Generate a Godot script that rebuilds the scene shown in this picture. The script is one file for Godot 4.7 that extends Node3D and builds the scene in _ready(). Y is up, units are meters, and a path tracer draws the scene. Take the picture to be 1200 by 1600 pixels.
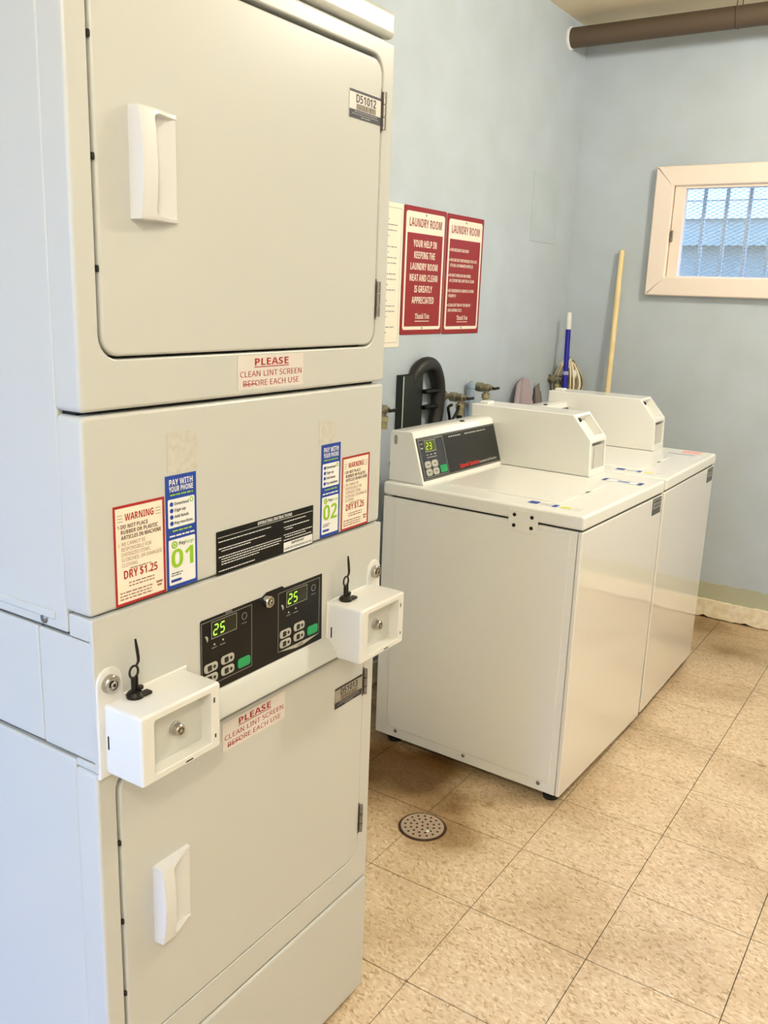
extends Node3D
# A small laundry room: a stacked dryer, two top-loading washers, signs, hoses, mops and a barred window.

# ---------------------------------------------------------------- mesh builder
class MB:
	var v := PackedVector3Array()
	var n := PackedVector3Array()
	var u := PackedVector2Array()
	var u2 := PackedVector2Array()
	var t := Transform3D()

	func tri(a: Vector3, b: Vector3, c: Vector3, na: Vector3, nb: Vector3, nc: Vector3) -> void:
		var g := (b - a).cross(c - a)
		if g.length_squared() < 1e-18:
			return
		if (g.dot(na + nb + nc) < 0.0) != (t.basis.determinant() < 0.0):
			var s := b
			b = c
			c = s
			s = nb
			nb = nc
			nc = s
		for p in [[a, na], [c, nc], [b, nb]]:
			var q: Vector3 = t * (p[0] as Vector3)
			v.append(q)
			n.append((t.basis * (p[1] as Vector3)).normalized())
			u.append(Vector2(q.x, q.y))
			u2.append(Vector2(q.x, q.z))

	func quad(a: Vector3, b: Vector3, c: Vector3, d: Vector3, na: Vector3, nb: Vector3, nc: Vector3, nd: Vector3) -> void:
		tri(a, b, c, na, nb, nc)
		tri(a, c, d, na, nc, nd)

	func flat(a: Vector3, b: Vector3, c: Vector3, d: Vector3, toward: Vector3) -> void:
		var g := (c - a).cross(d - b).normalized()
		if g.dot(toward) < 0.0:
			g = -g
		quad(a, b, c, d, g, g, g, g)

	func mesh() -> ArrayMesh:
		var m := ArrayMesh.new()
		if v.is_empty():
			return m
		var a := []
		a.resize(Mesh.ARRAY_MAX)
		a[Mesh.ARRAY_VERTEX] = v
		a[Mesh.ARRAY_NORMAL] = n
		a[Mesh.ARRAY_TEX_UV] = u
		a[Mesh.ARRAY_TEX_UV2] = u2
		m.add_surface_from_arrays(Mesh.PRIMITIVE_TRIANGLES, a)
		return m

	func poly(p: PackedVector2Array, z: float, up := 1.0) -> void:
		var k := Geometry2D.triangulate_polygon(p)
		var g := Vector3(0, 0, up)
		for i in range(0, k.size(), 3):
			tri(Vector3(p[k[i]].x, p[k[i]].y, z), Vector3(p[k[i + 1]].x, p[k[i + 1]].y, z), Vector3(p[k[i + 2]].x, p[k[i + 2]].y, z), g, g, g)

	func edge_normals(p: PackedVector2Array) -> Array:
		# per edge i (p[i] -> p[i+1]): the normals at its two ends, smooth over shallow corners; then the mitre per vertex
		var c := p.size()
		var en := PackedVector2Array()
		for i in c:
			var d := (p[(i + 1) % c] - p[i]).normalized()
			en.append(Vector2(d.y, -d.x))
		var a := PackedVector2Array()
		var b := PackedVector2Array()
		var m := PackedVector2Array()
		for i in c:
			var prev := en[(i + c - 1) % c]
			var nxt := en[(i + 1) % c]
			a.append((en[i] + prev).normalized() if en[i].dot(prev) > 0.6 else en[i])
			b.append((en[i] + nxt).normalized() if en[i].dot(nxt) > 0.6 else en[i])
			m.append((en[i] + prev) / maxf(0.25, 1.0 + en[i].dot(prev)))
		return [a, b, m]

	func wall(p: PackedVector2Array, z0: float, z1: float, inward := false) -> void:
		var e := edge_normals(p)
		var s := -1.0 if inward else 1.0
		for i in p.size():
			var j := (i + 1) % p.size()
			var na: Vector2 = e[0][i] * s
			var nb: Vector2 = e[1][i] * s
			quad(Vector3(p[i].x, p[i].y, z0), Vector3(p[j].x, p[j].y, z0), Vector3(p[j].x, p[j].y, z1), Vector3(p[i].x, p[i].y, z1), Vector3(na.x, na.y, 0), Vector3(nb.x, nb.y, 0), Vector3(nb.x, nb.y, 0), Vector3(na.x, na.y, 0))

	func bevel(p: PackedVector2Array, z1: float, b: float, inward := false, down := false) -> PackedVector2Array:
		# the rounded edge between the wall of p and the face at z1, in two strips; returns the face's outline
		var e := edge_normals(p)
		var s := -1.0 if inward else 1.0
		var f := -1.0 if down else 1.0
		var rings := []
		for k in 3:
			var a := k * PI / 4.0
			var r := PackedVector2Array()
			for i in p.size():
				r.append(p[i] - (e[2][i] as Vector2) * s * b * (1.0 - cos(a)))
			rings.append([r, z1 - f * b * (1.0 - sin(a)), cos(a), f * sin(a)])
		for k in 2:
			var r0: Array = rings[k]
			var r1: Array = rings[k + 1]
			for i in p.size():
				var j := (i + 1) % p.size()
				var na: Vector2 = e[0][i] * s
				var nb: Vector2 = e[1][i] * s
				quad(Vector3(r0[0][i].x, r0[0][i].y, r0[1]), Vector3(r0[0][j].x, r0[0][j].y, r0[1]), Vector3(r1[0][j].x, r1[0][j].y, r1[1]), Vector3(r1[0][i].x, r1[0][i].y, r1[1]),
					Vector3(na.x * r0[2], na.y * r0[2], r0[3]), Vector3(nb.x * r0[2], nb.y * r0[2], r0[3]), Vector3(nb.x * r1[2], nb.y * r1[2], r1[3]), Vector3(na.x * r1[2], na.y * r1[2], r1[3]))
		return rings[2][0]

	func slab(p: PackedVector2Array, z0: float, z1: float, b := 0.0, back := true) -> void:
		var face := p
		if b > 0.0:
			face = bevel(p, z1, b)
		wall(p, z0, z1 - b)
		poly(face, z1)
		if back:
			poly(p, z0, -1.0)

	func ring(o: PackedVector2Array, i: PackedVector2Array, z0: float, z1: float, bo := 0.0, bi := 0.0) -> void:
		# a plate with a hole; both outlines have the same number of points
		var fo := o
		var fi := i
		if bo > 0.0:
			fo = bevel(o, z1, bo)
		if bi > 0.0:
			fi = bevel(i, z1, bi, true)
		wall(o, z0, z1 - bo)
		wall(i, z0, z1 - bi, true)
		for k in o.size():
			var j := (k + 1) % o.size()
			flat(Vector3(fo[k].x, fo[k].y, z1), Vector3(fo[j].x, fo[j].y, z1), Vector3(fi[j].x, fi[j].y, z1), Vector3(fi[k].x, fi[k].y, z1), Vector3(0, 0, 1))
			flat(Vector3(o[k].x, o[k].y, z0), Vector3(o[j].x, o[j].y, z0), Vector3(i[j].x, i[j].y, z0), Vector3(i[k].x, i[k].y, z0), Vector3(0, 0, -1))

	func rbox(c: Vector3, s: Vector3, r := 0.003, k := 2) -> void:
		var h := s / 2.0
		r = minf(r, minf(h.x, minf(h.y, h.z)) * 0.98)
		for axis in 3:
			var ax := (axis + 1) % 3
			var ay := (axis + 2) % 3
			var xs := steps(h[ax], r, k)
			var ys := steps(h[ay], r, k)
			for side in [-1.0, 1.0]:
				for i in xs.size() - 1:
					for j in ys.size() - 1:
						var q := []
						for o in [[0, 0], [1, 0], [1, 1], [0, 1]]:
							var p := Vector3()
							p[axis] = side * h[axis]
							p[ax] = xs[i + o[0]]
							p[ay] = ys[j + o[1]]
							var core := Vector3(clampf(p.x, -h.x + r, h.x - r), clampf(p.y, -h.y + r, h.y - r), clampf(p.z, -h.z + r, h.z - r))
							var g := (p - core).normalized()
							q.append([c + core + g * r, g])
						quad(q[0][0], q[1][0], q[2][0], q[3][0], q[0][1], q[1][1], q[2][1], q[3][1])

	func steps(h: float, r: float, k: int) -> Array:
		var a := []
		for i in k + 1:
			a.append(-h + r * (1.0 - tan(PI / 4.0 * (1.0 - float(i) / k))))
		var b := a.duplicate()
		b.reverse()
		for x in b:
			a.append(-x)
		return a

	func box(a: Vector3, b: Vector3) -> void:
		for axis in 3:
			var ax := (axis + 1) % 3
			var ay := (axis + 2) % 3
			for side in 2:
				var q := []
				for o in [[0, 0], [1, 0], [1, 1], [0, 1]]:
					var p := Vector3()
					p[axis] = b[axis] if side else a[axis]
					p[ax] = b[ax] if o[0] else a[ax]
					p[ay] = b[ay] if o[1] else a[ay]
					q.append(p)
				var g := Vector3()
				g[axis] = 1.0 if side else -1.0
				quad(q[0], q[1], q[2], q[3], g, g, g, g)

	func lathe(prof: Array, seg := 20, smooth := false) -> void:
		# prof: Vector2(radius, height along y)
		var c := prof.size()
		var pn := []
		for i in c - 1:
			var d: Vector2 = (prof[i + 1] - prof[i]).normalized()
			pn.append(Vector2(d.y, -d.x))
		for i in c - 1:
			var n0: Vector2 = pn[i]
			var n1: Vector2 = pn[i]
			if smooth:
				if i > 0:
					n0 = (pn[i] + pn[i - 1]).normalized()
				if i < c - 2:
					n1 = (pn[i] + pn[i + 1]).normalized()
			for k in seg:
				var a := TAU * k / seg
				var b := TAU * (k + 1) / seg
				var ca := Vector3(cos(a), 0, sin(a))
				var cb := Vector3(cos(b), 0, sin(b))
				var y0 := Vector3(0, prof[i].y, 0)
				var y1 := Vector3(0, prof[i + 1].y, 0)
				quad(ca * prof[i].x + y0, cb * prof[i].x + y0, cb * prof[i + 1].x + y1, ca * prof[i + 1].x + y1,
					ca * n0.x + Vector3(0, n0.y, 0), cb * n0.x + Vector3(0, n0.y, 0), cb * n1.x + Vector3(0, n1.y, 0), ca * n1.x + Vector3(0, n1.y, 0))

	func tube(pts: Array, rad: Variant, seg := 10, caps := true) -> void:
		var rings := []
		var up := Vector3(0.31, 0.87, 0.21).normalized()
		var c := pts.size()
		for i in c:
			var d: Vector3 = ((pts[mini(i + 1, c - 1)] as Vector3) - (pts[maxi(i - 1, 0)] as Vector3)).normalized()
			var s := up - d * up.dot(d)
			if s.length() < 0.05:
				s = d.cross(Vector3(1, 0, 0.3))
			s = s.normalized()
			up = s
			var w := d.cross(s)
			var r: float = rad[i] if rad is Array else rad
			var ring := []
			for k in seg:
				var a := TAU * k / seg
				var g := s * cos(a) + w * sin(a)
				ring.append([(pts[i] as Vector3) + g * r, g])
			rings.append(ring)
		for i in c - 1:
			for k in seg:
				var j := (k + 1) % seg
				var q: Array = [rings[i][k], rings[i][j], rings[i + 1][j], rings[i + 1][k]]
				quad(q[0][0], q[1][0], q[2][0], q[3][0], q[0][1], q[1][1], q[2][1], q[3][1])
		if caps:
			for e in [0, c - 1]:
				var g := ((pts[0] as Vector3) - (pts[1] as Vector3)).normalized() if e == 0 else ((pts[c - 1] as Vector3) - (pts[c - 2] as Vector3)).normalized()
				for k in range(1, seg - 1):
					tri(rings[e][0][0], rings[e][k][0], rings[e][k + 1][0], g, g, g)

	func grid(nx: int, ny: int, f: Callable, flip := false) -> void:
		# a smooth surface: f(i, j) gives the points
		var p := []
		for j in ny:
			var row := []
			for i in nx:
				row.append(f.call(i, j))
			p.append(row)
		# every quad's normal; a corner averages the quads round it that turn less than 45 degrees
		var qn := []
		for j in ny - 1:
			var row := []
			for i in nx - 1:
				var g: Vector3 = ((p[j][i + 1] as Vector3) - p[j][i] + (p[j + 1][i + 1] as Vector3) - p[j + 1][i]).cross((p[j + 1][i] as Vector3) - p[j][i] + (p[j + 1][i + 1] as Vector3) - p[j][i + 1]).normalized()
				row.append(-g if flip else g)
			qn.append(row)
		for j in ny - 1:
			for i in nx - 1:
				var own: Vector3 = qn[j][i]
				var c := []
				for o in [[0, 0], [1, 0], [1, 1], [0, 1]]:
					var sum := Vector3()
					for jj in [j + o[1] - 1, j + o[1]]:
						for ii in [i + o[0] - 1, i + o[0]]:
							if jj >= 0 and ii >= 0 and jj < ny - 1 and ii < nx - 1 and own.dot(qn[jj][ii]) > 0.72:
								sum += qn[jj][ii]
					c.append(sum.normalized())
				quad(p[j][i], p[j][i + 1], p[j + 1][i + 1], p[j + 1][i], c[0], c[1], c[2], c[3])

	func rect(x0: float, y0: float, x1: float, y1: float, z: float) -> void:
		var g := Vector3(0, 0, 1)
		quad(Vector3(x0, y0, z), Vector3(x1, y0, z), Vector3(x1, y1, z), Vector3(x0, y1, z), g, g, g, g)

	func outline(x0: float, y0: float, x1: float, y1: float, z: float, w: float) -> void:
		rect(x0, y0, x1, y0 + w, z)
		rect(x0, y1 - w, x1, y1, z)
		rect(x0, y0 + w, x0 + w, y1 - w, z)
		rect(x1 - w, y0 + w, x1, y1 - w, z)


static func rr(x0: float, y0: float, x1: float, y1: float, r: float, k := 5) -> PackedVector2Array:
	# a rounded rectangle, counter-clockwise
	var p := PackedVector2Array()
	var cs := [[x1 - r, y0 + r, -PI / 2], [x1 - r, y1 - r, 0.0], [x0 + r, y1 - r, PI / 2], [x0 + r, y0 + r, PI]]
	for c in cs:
		for i in k + 1:
			var a: float = c[2] + PI / 2 * i / k
			p.append(Vector2(c[0] + cos(a) * r, c[1] + sin(a) * r))
	return p


static func disc(x: float, y: float, r: float, k := 16) -> PackedVector2Array:
	var p := PackedVector2Array()
	for i in k:
		p.append(Vector2(x + cos(TAU * i / k) * r, y + sin(TAU * i / k) * r))
	return p

# ---------------------------------------------------------------- nodes
var used := {}
var M := {}
var rng := RandomNumberGenerator.new()
var fonts := {}


func numbered(called: String) -> String:
	used[called] = used.get(called, 0) + 1
	return called if used[called] == 1 else "%s_%03d" % [called, used[called] - 1]


func tag(o: Node3D, label: String, category: String, group := "") -> Node3D:
	o.set_meta("label", label)
	o.set_meta("category", category)
	if group:
		o.set_meta("group", group)
	return o


func base(called: String, at: Vector3, turn := 0.0) -> Node3D:
	var o := Node3D.new()
	o.name = numbered(called)
	add_child(o, true)
	o.position = at
	o.rotation.y = turn
	return o


func part(parent: Node, called: String, mb: MB, mat: Material, stuff := false) -> MeshInstance3D:
	var o := MeshInstance3D.new()
	o.name = numbered(called) if parent == self else called
	o.mesh = mb.mesh()
	o.material_override = mat
	if stuff or called.contains("print") or called.contains("lettering") or called == "barcode":
		o.set_meta("kind", "stuff")
	parent.add_child(o, true)
	return o


func struct(called: String, mb: MB, mat: Material) -> MeshInstance3D:
	var o := part(self, called, mb, mat)
	o.set_meta("kind", "structure")
	return o


func paint(c: Color, rough := 0.5, metal := 0.0, spec := 0.5) -> StandardMaterial3D:
	var m := StandardMaterial3D.new()
	m.albedo_color = c
	m.roughness = rough
	m.metallic = metal
	m.metallic_specular = spec
	return m


func glow(c: Color, e: float) -> StandardMaterial3D:
	var m := paint(c * 0.4, 0.4)
	m.emission_enabled = true
	m.emission = c
	m.emission_energy_multiplier = e
	return m

# ---------------------------------------------------------------- lettering
func letters(mb: MB, s: String, h: float, x: float, y: float, z: float, align := 0, narrow := 1.0, font := "bold", fit := 0.0) -> float:
	# flat printed capitals of height h on the baseline y; align -1 left, 0 centre, 1 right; fit: the width to squeeze into; returns the width
	if not fonts.has(font):
		var f := SystemFont.new()
		f.font_names = PackedStringArray(["Droid Serif" if font == "serif" else "Droid Sans"])
		f.font_weight = 400 if font == "plain" else 700
		var probe := raw_text("H", f)
		var lo := INF
		var hi := -INF
		for p in probe:
			lo = minf(lo, p.y)
			hi = maxf(hi, p.y)
		fonts[font] = [f, lo, hi]
	var f: Array = fonts[font]
	var pts := raw_text(s, f[0])
	if pts.is_empty():
		return 0.0
	var x0 := INF
	var x1 := -INF
	for p in pts:
		x0 = minf(x0, p.x)
		x1 = maxf(x1, p.x)
	var k: float = h / (f[2] - f[1])
	var kx := k * narrow
	if fit > 0.0:
		kx = fit / (x1 - x0)
	var w := (x1 - x0) * kx
	var ox := x if align < 0 else (x - w if align > 0 else x - w / 2)
	var g := Vector3(0, 0, 1)
	var q := PackedVector3Array()
	for p in pts:
		q.append(Vector3(ox + (p.x - x0) * kx, y + (p.y - f[1]) * k, z))
	for i in range(0, q.size(), 3):
		mb.tri(q[i], q[i + 1], q[i + 2], g, g, g)
	return w


func raw_text(s: String, f: Font) -> PackedVector3Array:
	var m := TextMesh.new()
	m.font = f
	m.font_size = 32
	m.pixel_size = 0.01
	m.depth = 0.0
	m.curve_step = 1.0
	m.text = s
	var out := PackedVector3Array()
	if m.get_surface_count() == 0:
		return out
	var a := m.surface_get_arrays(0)
	var v: PackedVector3Array = a[Mesh.ARRAY_VERTEX]
	var idx: Variant = a[Mesh.ARRAY_INDEX]
	if idx != null and (idx as PackedInt32Array).size() > 0:
		for i in (idx as PackedInt32Array):
			out.append(v[i])
	else:
		out = v
	return out


func scribble(mb: MB, x0: float, x1: float, y: float, h: float, z: float) -> void:
	# a line of print too small to read: word-length dashes
	var x := x0
	while x < x1:
		var w := rng.randf_range(1.2, 5.0) * h
		mb.rect(x, y, minf(x + w, x1), y + h, z)
		x += w + h * 0.8


func seven(mb: MB, ch: String, x: float, y: float, w: float, h: float, th: float, z: float) -> void:
	var on: String = {"0": "abcdef", "1": "bc", "2": "abged", "3": "abgcd", "5": "afgcd", "8": "abcdefg"}[ch]
	var sl := 0.12 * h
	var seg := {"a": [0, 1, 1, 1], "b": [1, 0.5, 1, 1], "c": [1, 0, 1, 0.5], "d": [0, 0, 1, 0], "e": [0, 0, 0, 0.5], "f": [0, 0.5, 0, 1], "g": [0, 0.5, 1, 0.5]}
	for k in on:
		var s: Array = seg[k]
		var a := Vector2(x + s[0] * w + s[1] * sl, y + s[1] * h)
		var b := Vector2(x + s[2] * w + s[3] * sl, y + s[3] * h)
		var d := (b - a).normalized()
		a += d * th * 0.35
		b -= d * th * 0.35
		var o := Vector2(-d.y, d.x) * th / 2
		var g := Vector3(0, 0, 1)
		mb.quad(Vector3(a.x - o.x, a.y - o.y, z), Vector3(b.x - o.x, b.y - o.y, z), Vector3(b.x + o.x, b.y + o.y, z), Vector3(a.x + o.x, a.y + o.y, z), g, g, g, g)

# ---------------------------------------------------------------- the scene
func _ready() -> void:
	rng.seed = 7
	# camera
	var cam := Camera3D.new()
	cam.name = "camera"
	cam.position = Vector3(1.7836, 1.495, 0.0824)
	cam.rotation = Vector3(-0.24073, 0.5751, 0.03705)
	cam.fov = 59.845
	cam.near = 0.05
	cam.far = 100.0
	add_child(cam)
	cam.current = true
	# sky and exposure
	var sky_m := ProceduralSkyMaterial.new()
	sky_m.sky_top_color = Color(0.40, 0.63, 1.0)
	sky_m.sky_horizon_color = Color(0.72, 0.86, 1.0)
	sky_m.ground_bottom_color = Color(0.35, 0.37, 0.40)
	sky_m.ground_horizon_color = Color(0.55, 0.58, 0.62)
	sky_m.sun_angle_max = 0.5
	sky_m.energy_multiplier = 11.0
	var sky := Sky.new()
	sky.sky_material = sky_m
	var env := Environment.new()
	env.background_mode = Environment.BG_SKY
	env.sky = sky
	env.tonemap_mode = Environment.TONE_MAPPER_LINEAR
	env.tonemap_exposure = 1.0
	env.sdfgi_enabled = true
	env.ssao_enabled = true
	env.ssil_enabled = true
	var we := WorldEnvironment.new()
	we.name = "world_environment"
	we.environment = env
	add_child(we)
	# light of the added, unseen ceiling lamps (the fittings are built with added_ceiling_light below)
	lamp_color = Color(1.0, 0.988, 0.935)
	lamp_energy = [1.8, 2.2]
	lamps = [Vector3(2.3, 2.60, 0.75), Vector3(1.85, 2.60, -2.75)]

	materials()
	room()
	window()
	dryer()
	washers()
	signs()
	plumbing()
	mops()
	drain()


var lamp_color: Color
var lamp_energy: Array
var lamps: Array


func materials() -> void:
	M.enamel = paint(Color(0.785, 0.785, 0.76), 0.30)
	M.white_enamel = paint(Color(0.93, 0.925, 0.90), 0.20)
	M.box_enamel = paint(Color(0.885, 0.88, 0.855), 0.25)
	M.enamel_gloss = paint(Color(0.92, 0.905, 0.87), 0.10)
	M.enamel_gloss.clearcoat_enabled = true
	M.enamel_gloss.clearcoat = 1.0
	M.enamel_gloss.clearcoat_roughness = 0.04
	M.plastic = paint(Color(0.865, 0.86, 0.85), 0.35)
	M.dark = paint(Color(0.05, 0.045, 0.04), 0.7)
	M.black = paint(Color(0.05, 0.05, 0.042), 0.38, 0.0, 0.35)
	M.slate = paint(Color(0.17, 0.19, 0.24), 0.18)
	M.rubber = paint(Color(0.10, 0.095, 0.08), 0.5)
	M.green_black = paint(Color(0.10, 0.12, 0.09), 0.5)
	M.chrome = paint(Color(0.72, 0.71, 0.69), 0.22, 1.0)
	M.steel = paint(Color(0.55, 0.53, 0.50), 0.35, 1.0)
	M.iron = paint(Color(0.20, 0.18, 0.16), 0.35, 0.8)
	M.brass = paint(Color(0.60, 0.57, 0.47), 0.4, 0.7)
	M.white_print = paint(Color(0.93, 0.93, 0.92), 0.45)
	M.cream_print = paint(Color(0.95, 0.91, 0.83), 0.45)
	M.red_print = paint(Color(0.66, 0.10, 0.10), 0.45)
	M.crimson = paint(Color(0.57, 0.075, 0.065), 0.4)
	M.brown_print = paint(Color(0.34, 0.15, 0.12), 0.5)
	M.pale_brown_print = paint(Color(0.62, 0.45, 0.40), 0.5)
	M.blue_print = paint(Color(0.06, 0.24, 0.62), 0.4)
	M.lime_print = paint(Color(0.58, 0.76, 0.13), 0.4)
	M.black_print = paint(Color(0.08, 0.07, 0.07), 0.5)
	M.grey_print = paint(Color(0.60, 0.59, 0.57), 0.5)
	M.navy_print = paint(Color(0.10, 0.09, 0.16), 0.4)
	M.key_grey = paint(Color(0.70, 0.69, 0.64), 0.4)
	M.key_green = paint(Color(0.05, 0.60, 0.34), 0.35)
	M.lcd = paint(Color(0.05, 0.09, 0.02), 0.25)
	M.digit = glow(Color(0.72, 1.0, 0.30), 1.2)
	M.residue = paint(Color(1, 1, 1), 0.6)
	M.residue.albedo_texture = noise_tex(0.035, 128, Color(0.755, 0.745, 0.69), Color(0.82, 0.80, 0.76), 17, 3)
	M.residue.uv1_scale = Vector3(14, 14, 14)
	M.label_clear = paint(Color(0.865, 0.835, 0.80), 0.4)
	M.brown_paint = paint(Color(0.345, 0.285, 0.225), 0.6)
	M.wood = paint(Color(0.86, 0.70, 0.42), 0.5)
	M.blue_pole = paint(Color(0.01, 0.03, 0.60), 0.5)
	M.white_cap = paint(Color(0.90, 0.90, 0.88), 0.4)
	M.string = paint(Color(0.93, 0.88, 0.76), 0.9)
	M.string_shade = paint(Color(0.40, 0.36, 0.22), 0.9)  # darker copy of the string colour, for the shade in the gaps
	M.cloth = paint(Color(0.66, 0.60, 0.62), 0.95)
	M.pipe_blue = paint(Color(0.62, 0.695, 0.76), 0.5)
	M.casing = paint(Color(0.95, 0.89, 0.835), 0.45)
	M.cream_base = baseboard_material()
	M.wall = wall_material(Color(0.75, 0.79, 0.83))
	M.wall_white = wall_material(Color(0.93, 0.92, 0.89))
	M.wall_patch = wall_material(Color(0.735, 0.78, 0.81))
	M.band = wall_material(Color(0.74, 0.74, 0.64))
	M.ceiling = wall_material(Color(0.95, 0.88, 0.75))
	var pane := paint(Color(0.9, 0.95, 0.95, 0.08), 0.03)
	pane.transparency = BaseMaterial3D.TRANSPARENCY_ALPHA
	M.glass = pane
	M.tile = tile_material()


func noise_tex(freq: float, size: int, lo: Color, hi: Color, seed_ := 1, octaves := 4) -> NoiseTexture2D:
	var f := FastNoiseLite.new()
	f.seed = seed_
	f.frequency = freq
	f.fractal_octaves = octaves
	var t := NoiseTexture2D.new()
	t.width = size
	t.height = size
	t.seamless = true
	t.noise = f
	var g := Gradient.new()
	g.set_color(0, lo)
	g.set_color(1, hi)
	t.color_ramp = g
	return t


var wall_tint: NoiseTexture2D
var wall_bump: NoiseTexture2D


func wall_material(c: Color) -> StandardMaterial3D:
	if wall_tint == null:
		wall_tint = noise_tex(0.008, 512, Color(0.955, 0.955, 0.94), Color(1, 1, 1), 3, 5)
		wall_bump = noise_tex(0.05, 512, Color(0.3, 0.3, 0.3), Color(0.7, 0.7, 0.7), 5, 4)
	var m := paint(c, 0.55)
	m.albedo_texture = wall_tint
	m.heightmap_enabled = true
	m.heightmap_texture = wall_bump
	m.heightmap_scale = 0.12
	m.uv1_triplanar = true
	m.uv1_world_triplanar = true
	m.uv1_scale = Vector3(0.7, 0.7, 0.7)
	return m


func baseboard_material() -> StandardMaterial3D:
	var m := paint(Color(1, 1, 1), 0.6)
	m.albedo_texture = noise_tex(0.03, 256, Color(0.90, 0.82, 0.66), Color(1.0, 0.965, 0.88), 9, 4)
	m.uv1_triplanar = true
	m.uv1_world_triplanar = true
	m.uv1_scale = Vector3(3, 3, 3)
	return m

# ---------------------------------------------------------------- floor tiles
const T := 0.3048
const TX := 0.6361
const TZ := -1.6865
const DX := 2.6
const DZ0 := -4.35
const DZ := 4.5


func tile_material() -> StandardMaterial3D:
	var w := 768
	var im := Image.create(w, w, false, Image.FORMAT_RGB8)
	im.fill(Color(0.88, 0.785, 0.655))
	var cols := [Color(0.96, 0.89, 0.785), Color(0.92, 0.84, 0.73), Color(0.76, 0.65, 0.49), Color(0.82, 0.71, 0.55), Color(0.67, 0.54, 0.38), Color(0.97, 0.92, 0.81), Color(0.88, 0.77, 0.62)]
	var r := RandomNumberGenerator.new()
	r.seed = 21
	for k in 9500:
		var c: Color = cols[r.randi() % cols.size()]
		var cx := r.randf() * w
		var cy := r.randf() * w
		var a := r.randfn(0.35, 0.45)
		var len_ := r.randf_range(4, 12)
		var wid := r.randf_range(1.6, 4.2)
		var dx := cos(a)
		var dy := sin(a)
		var al := r.randf_range(0.2, 0.66)
		var b := int(len_) + 1
		for j in range(-b, b + 1):
			for i in range(-b, b + 1):
				var p := (i * dx + j * dy) / len_
				var q := (-i * dy + j * dx) / wid
				if p * p + q * q + 0.25 * sin(i * 1.7 + j * 2.3 + k) < 1.0:
					var px := posmod(int(cx) + i, w)
					var py := posmod(int(cy) + j, w)
					im.set_pixel(px, py, im.get_pixel(px, py).lerp(c, al))
	# dirt and stains, over the whole floor
	var dw := 320
	var dh := 560
	var dirt := Image.create(dw, dh, false, Image.FORMAT_RGB8)
	var n := FastNoiseLite.new()
	n.seed = 4
	n.frequency = 2.2
	n.fractal_octaves = 4
	var spots := [[0.60, -2.12, 0.10, 0.55], [0.70, -2.06, 0.07, 0.40], [0.52, -2.20, 0.16, 0.35], [0.36, -2.20, 0.20, 0.50], [0.78, -1.93, 0.07, 0.35], [0.74, -1.99, 0.04, 0.2], [0.66, -1.914, 0.085, 0.45], [0.86, -2.20, 0.10, 0.25], [0.30, -1.9, 0.2, 0.35],
		[0.768, -2.134, 0.014, 0.8], [1.20, -2.62, 0.012, 0.5], [1.40, -2.9, 0.01, 0.5], [1.3, -3.6, 0.012, 0.5], [0.97, -1.70, 0.01, 0.4], [1.02, -3.9, 0.10, 0.35], [0.98, -4.1, 0.12, 0.35], [1.36, -2.2, 0.008, 0.4], [0.83, -2.08, 0.008, 0.5], [0.88, -2.05, 0.006, 0.5]]
	for k in 90:
		spots.append([r.randf_range(0.3, 2.3), r.randf_range(-4.2, -0.6), r.randf_range(0.003, 0.009), r.randf_range(0.15, 0.5)])
	for j in dh:
		for i in dw:
			var x := DX * (i + 0.5) / dw
			var z := DZ0 + DZ * (j + 0.5) / dh
			var q := n.get_noise_2d(x, z)
			var d := clampf(q * 0.22 + 0.02, 0.0, 0.2)
			d += 0.30 * smoothstep(-3.0, -4.3, z) * (0.6 + 0.8 * maxf(0, q))
			d += 0.22 * smoothstep(1.15, 0.55, x) * smoothstep(-1.6, -2.1, z) * (0.7 + q)
			for s in spots:
				var e: float = (Vector2(x - s[0], z - s[1]).length_squared()) / (s[2] * s[2])
				if e < 6.0:
					d += s[3] * exp(-e * (1.0 + 0.5 * q)) * (0.8 + q)
			d = clampf(d, 0.0, 0.85)
			dirt.set_pixel(i, j, Color(1, 1, 1).lerp(Color(0.42, 0.31, 0.13), d))
	var m := paint(Color(1, 1, 1), 0.38)
	m.albedo_texture = ImageTexture.create_from_image(im)
	m.detail_enabled = true
	m.detail_blend_mode = BaseMaterial3D.BLEND_MODE_MUL
	m.detail_albedo = ImageTexture.create_from_image(dirt)
	m.detail_uv_layer = BaseMaterial3D.DETAIL_UV_2
	return m


func tile_mesh(x0: float, z0: float, x1: float, z1: float) -> MB:
	var mb := MB.new()
	# built lying on the xy plane, then turned so that its face looks up
	mb.t = Transform3D(Basis(Vector3(1, 0, 0), Vector3(0, 0, -1), Vector3(0, 1, 0)), Vector3())
	mb.slab(PackedVector2Array([Vector2(x0, -z1), Vector2(x1, -z1), Vector2(x1, -z0), Vector2(x0, -z0)]), -0.004, 0.0, 0.0008, false)
	var off := Vector2(rng.randf(), rng.randf())
	for i in mb.v.size():
		var p := mb.v[i]
		mb.u[i] = Vector2(p.x, p.z) / 0.62 + off
		mb.u2[i] = Vector2(p.x / DX, (p.z - DZ0) / DZ)
	return mb


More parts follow.
